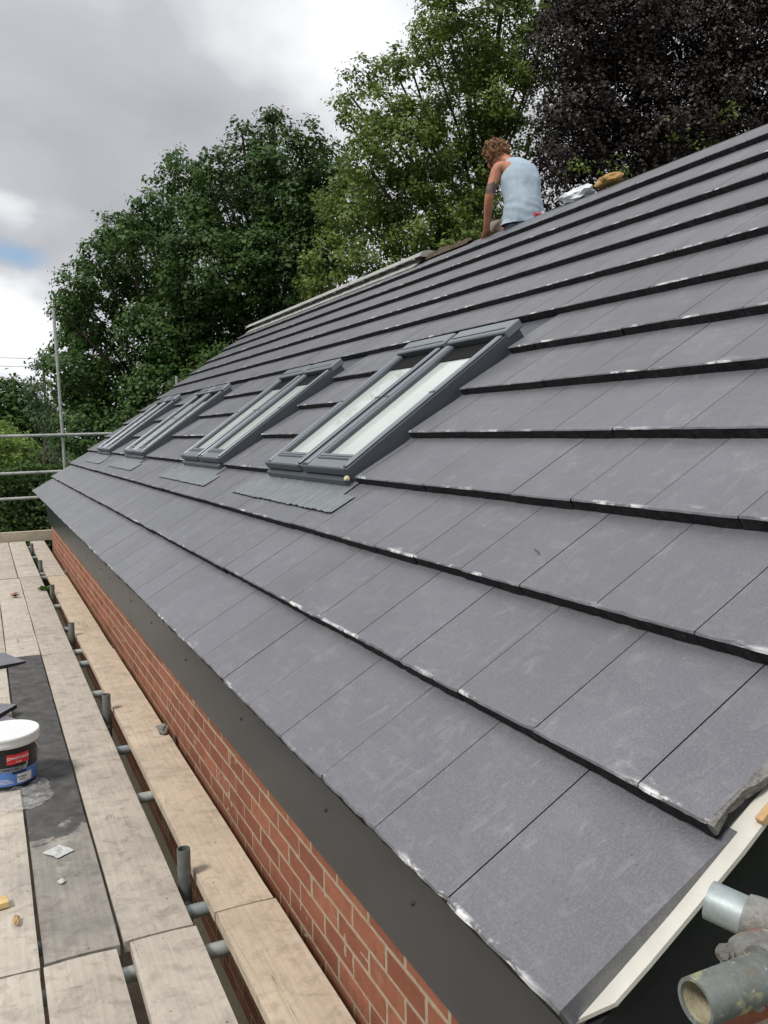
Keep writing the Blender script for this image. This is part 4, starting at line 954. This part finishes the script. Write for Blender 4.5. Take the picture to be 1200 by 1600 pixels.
# hair: a cap of many small curls
m = MB(); hr = random.Random(5)
blob(hc-fdir*.012+up_*.020, (.100, .098, .100), seg=12)
for k in range(1000):
    u = V((hr.gauss(0, 1), hr.gauss(0, 1), hr.gauss(0, 1))).normalized()
    if u.dot(fdir) > .45 and u.dot(up_) < .55: continue
    if u.dot(up_) < -.62: continue
    r0 = .100+hr.uniform(0, .022); c = hc-fdir*.014+up_*.018+sd_*u.dot(sd_)*r0+fdir*u.dot(fdir)*r0+up_*u.dot(up_)*r0
    a1 = u.orthogonal().normalized(); a2 = u.cross(a1); ph = hr.uniform(0, 6.28); rr = hr.uniform(.007, .014); tw = hr.uniform(2.5, 5)
    drop = V((0, 0, -.02*hr.random()))
    pts = [c+(a1*math.cos(ph+tw*t)+a2*math.sin(ph+tw*t))*rr+u*(.002+.030*t*math.sin(ph+3))+drop*t for t in (0, .2, .4, .6, .8, 1)]
    m.tube(pts, [.0030, .0036, .0034, .0032, .0026, .0014], 5, 0 if hr.random() < .5 else 1)
m.build('hair', [HAIR, HAIR2], man)
# vest: loft of torso sections, deep arm holes, hem below the waist
secs = [  # centre, half width, half depth
 (V((3.632, 5.410, 2.530)), .182, .162), (V((3.632, 5.405, 2.63)), .172, .152), (V((3.630, 5.405, 2.70)), .160, .142), (V((3.630, 5.42, 2.76)), .160, .138),
 (V((3.632, 5.445, 2.84)), .168, .140), (V((3.638, 5.465, 2.92)), .172, .148), (V((3.645, 5.49, 2.985)), .160, .148), (V((3.652, 5.515, 3.04)), .138, .138), (V((3.652, 5.545, 3.085)), .108, .112), (V((3.648, 5.57, 3.118)), .076, .085)]
m = MB(); seg = 64; vs = []
for i in range(37):
    t = i/36*(len(secs)-1); a = min(int(t), len(secs)-2); q = t-a; c = secs[a][0].lerp(secs[a+1][0], q); w = secs[a][1]*(1-q)+secs[a+1][1]*q; d = secs[a][2]*(1-q)+secs[a+1][2]*q
    for k in range(seg):
        th = 2*math.pi*k/seg; co, si = math.cos(th), math.sin(th)
        e = .86; x = math.copysign(abs(co)**e, co)*w; y = math.copysign(abs(si)**e, si)*d
        fold = .012*mnoise.noise(V((co*2.5, si*2.5, c.z*5)))+.010*mnoise.noise(V((co*7+c.z*9, si*7, c.z*16-co*9)))+.009*math.sin(c.z*85+co*5+3*mnoise.noise(V((co*2, si*2, c.z*6))))*max(0, min(1, (2.78-c.z)/.15))
        vs.append(c+V((x*(1+fold*4), y*(1+fold*4), (.012 if co < 0 else -.004)*0)))
m.add(vs, [(i*seg+k, i*seg+(k+1) % seg, (i+1)*seg+(k+1) % seg, (i+1)*seg+k) for i in range(36) for k in range(seg)], 0, True)
vest = m.build('vest', VEST, man)
# trousers
m = MB(); vs = []
for i, (z, a, b) in enumerate(((2.42, .175, .155), (2.50, .176, .156), (2.55, .170, .152), (2.60, .160, .145))):
    for k in range(40): vs.append(V((3.634+a*math.cos(2*math.pi*k/40), 5.41+b*math.sin(2*math.pi*k/40), z)))
m.add(vs, [(i*40+k, i*40+(k+1) % 40, (i+1)*40+(k+1) % 40, (i+1)*40+k) for i in range(3) for k in range(40)], 0, True)
m.build('trouser_waist', mat_plain('navy_cloth', (.035, .045, .065), .9, .2), man)
tn = [(V((3.635, 5.43, 2.47)), (.12, .10)), (lhip+V((.03, .03, -.03)), .084), (lhip.lerp(lkn, .5), .084), (lkn, .074), (lkn.lerp(lan, .5), .068), (lan, .058),
      (rhip+V((0, .02, -.01)), .098), (rhip.lerp(rkn, .5), .084), (rkn, .074), (rkn.lerp(ran, .5), .068), (ran, .058)]
skin_mesh('trousers', tn, [(0, 1), (1, 2), (2, 3), (3, 4), (4, 5), (0, 6), (6, 7), (7, 8), (8, 9), (9, 10)], [TROU], man)
for a in (lan, ran):
    m = MB(); z0 = RZ-abs(a.x-RX)*SN/CS; blob(V((a.x+.02, a.y+.06, z0+.045)), (.05, .12, .05), (V((1, 0, 0)), V((0, 1, 0)), V((0, 0, 1))))
    m.build('boot', BARK, man)
m = MB()
m.tube([V((3.632+.187*math.cos(t), 5.410+.168*math.sin(t), 2.585)) for t in np.linspace(math.pi*1.50, math.pi*1.94, 12)], .017, 10)
m.build('belt', mat_plain('red_belt', (.50, .045, .05), .6), man)
m = MB(); m.tube([V((3.632+.190*math.cos(t), 5.410+.172*math.sin(t), 2.612)) for t in np.linspace(math.pi*1.66, math.pi*1.92, 10)], .014, 10); m.build('waistband', CREAM, man)

man.location.y += .03; man.location.x -= .005
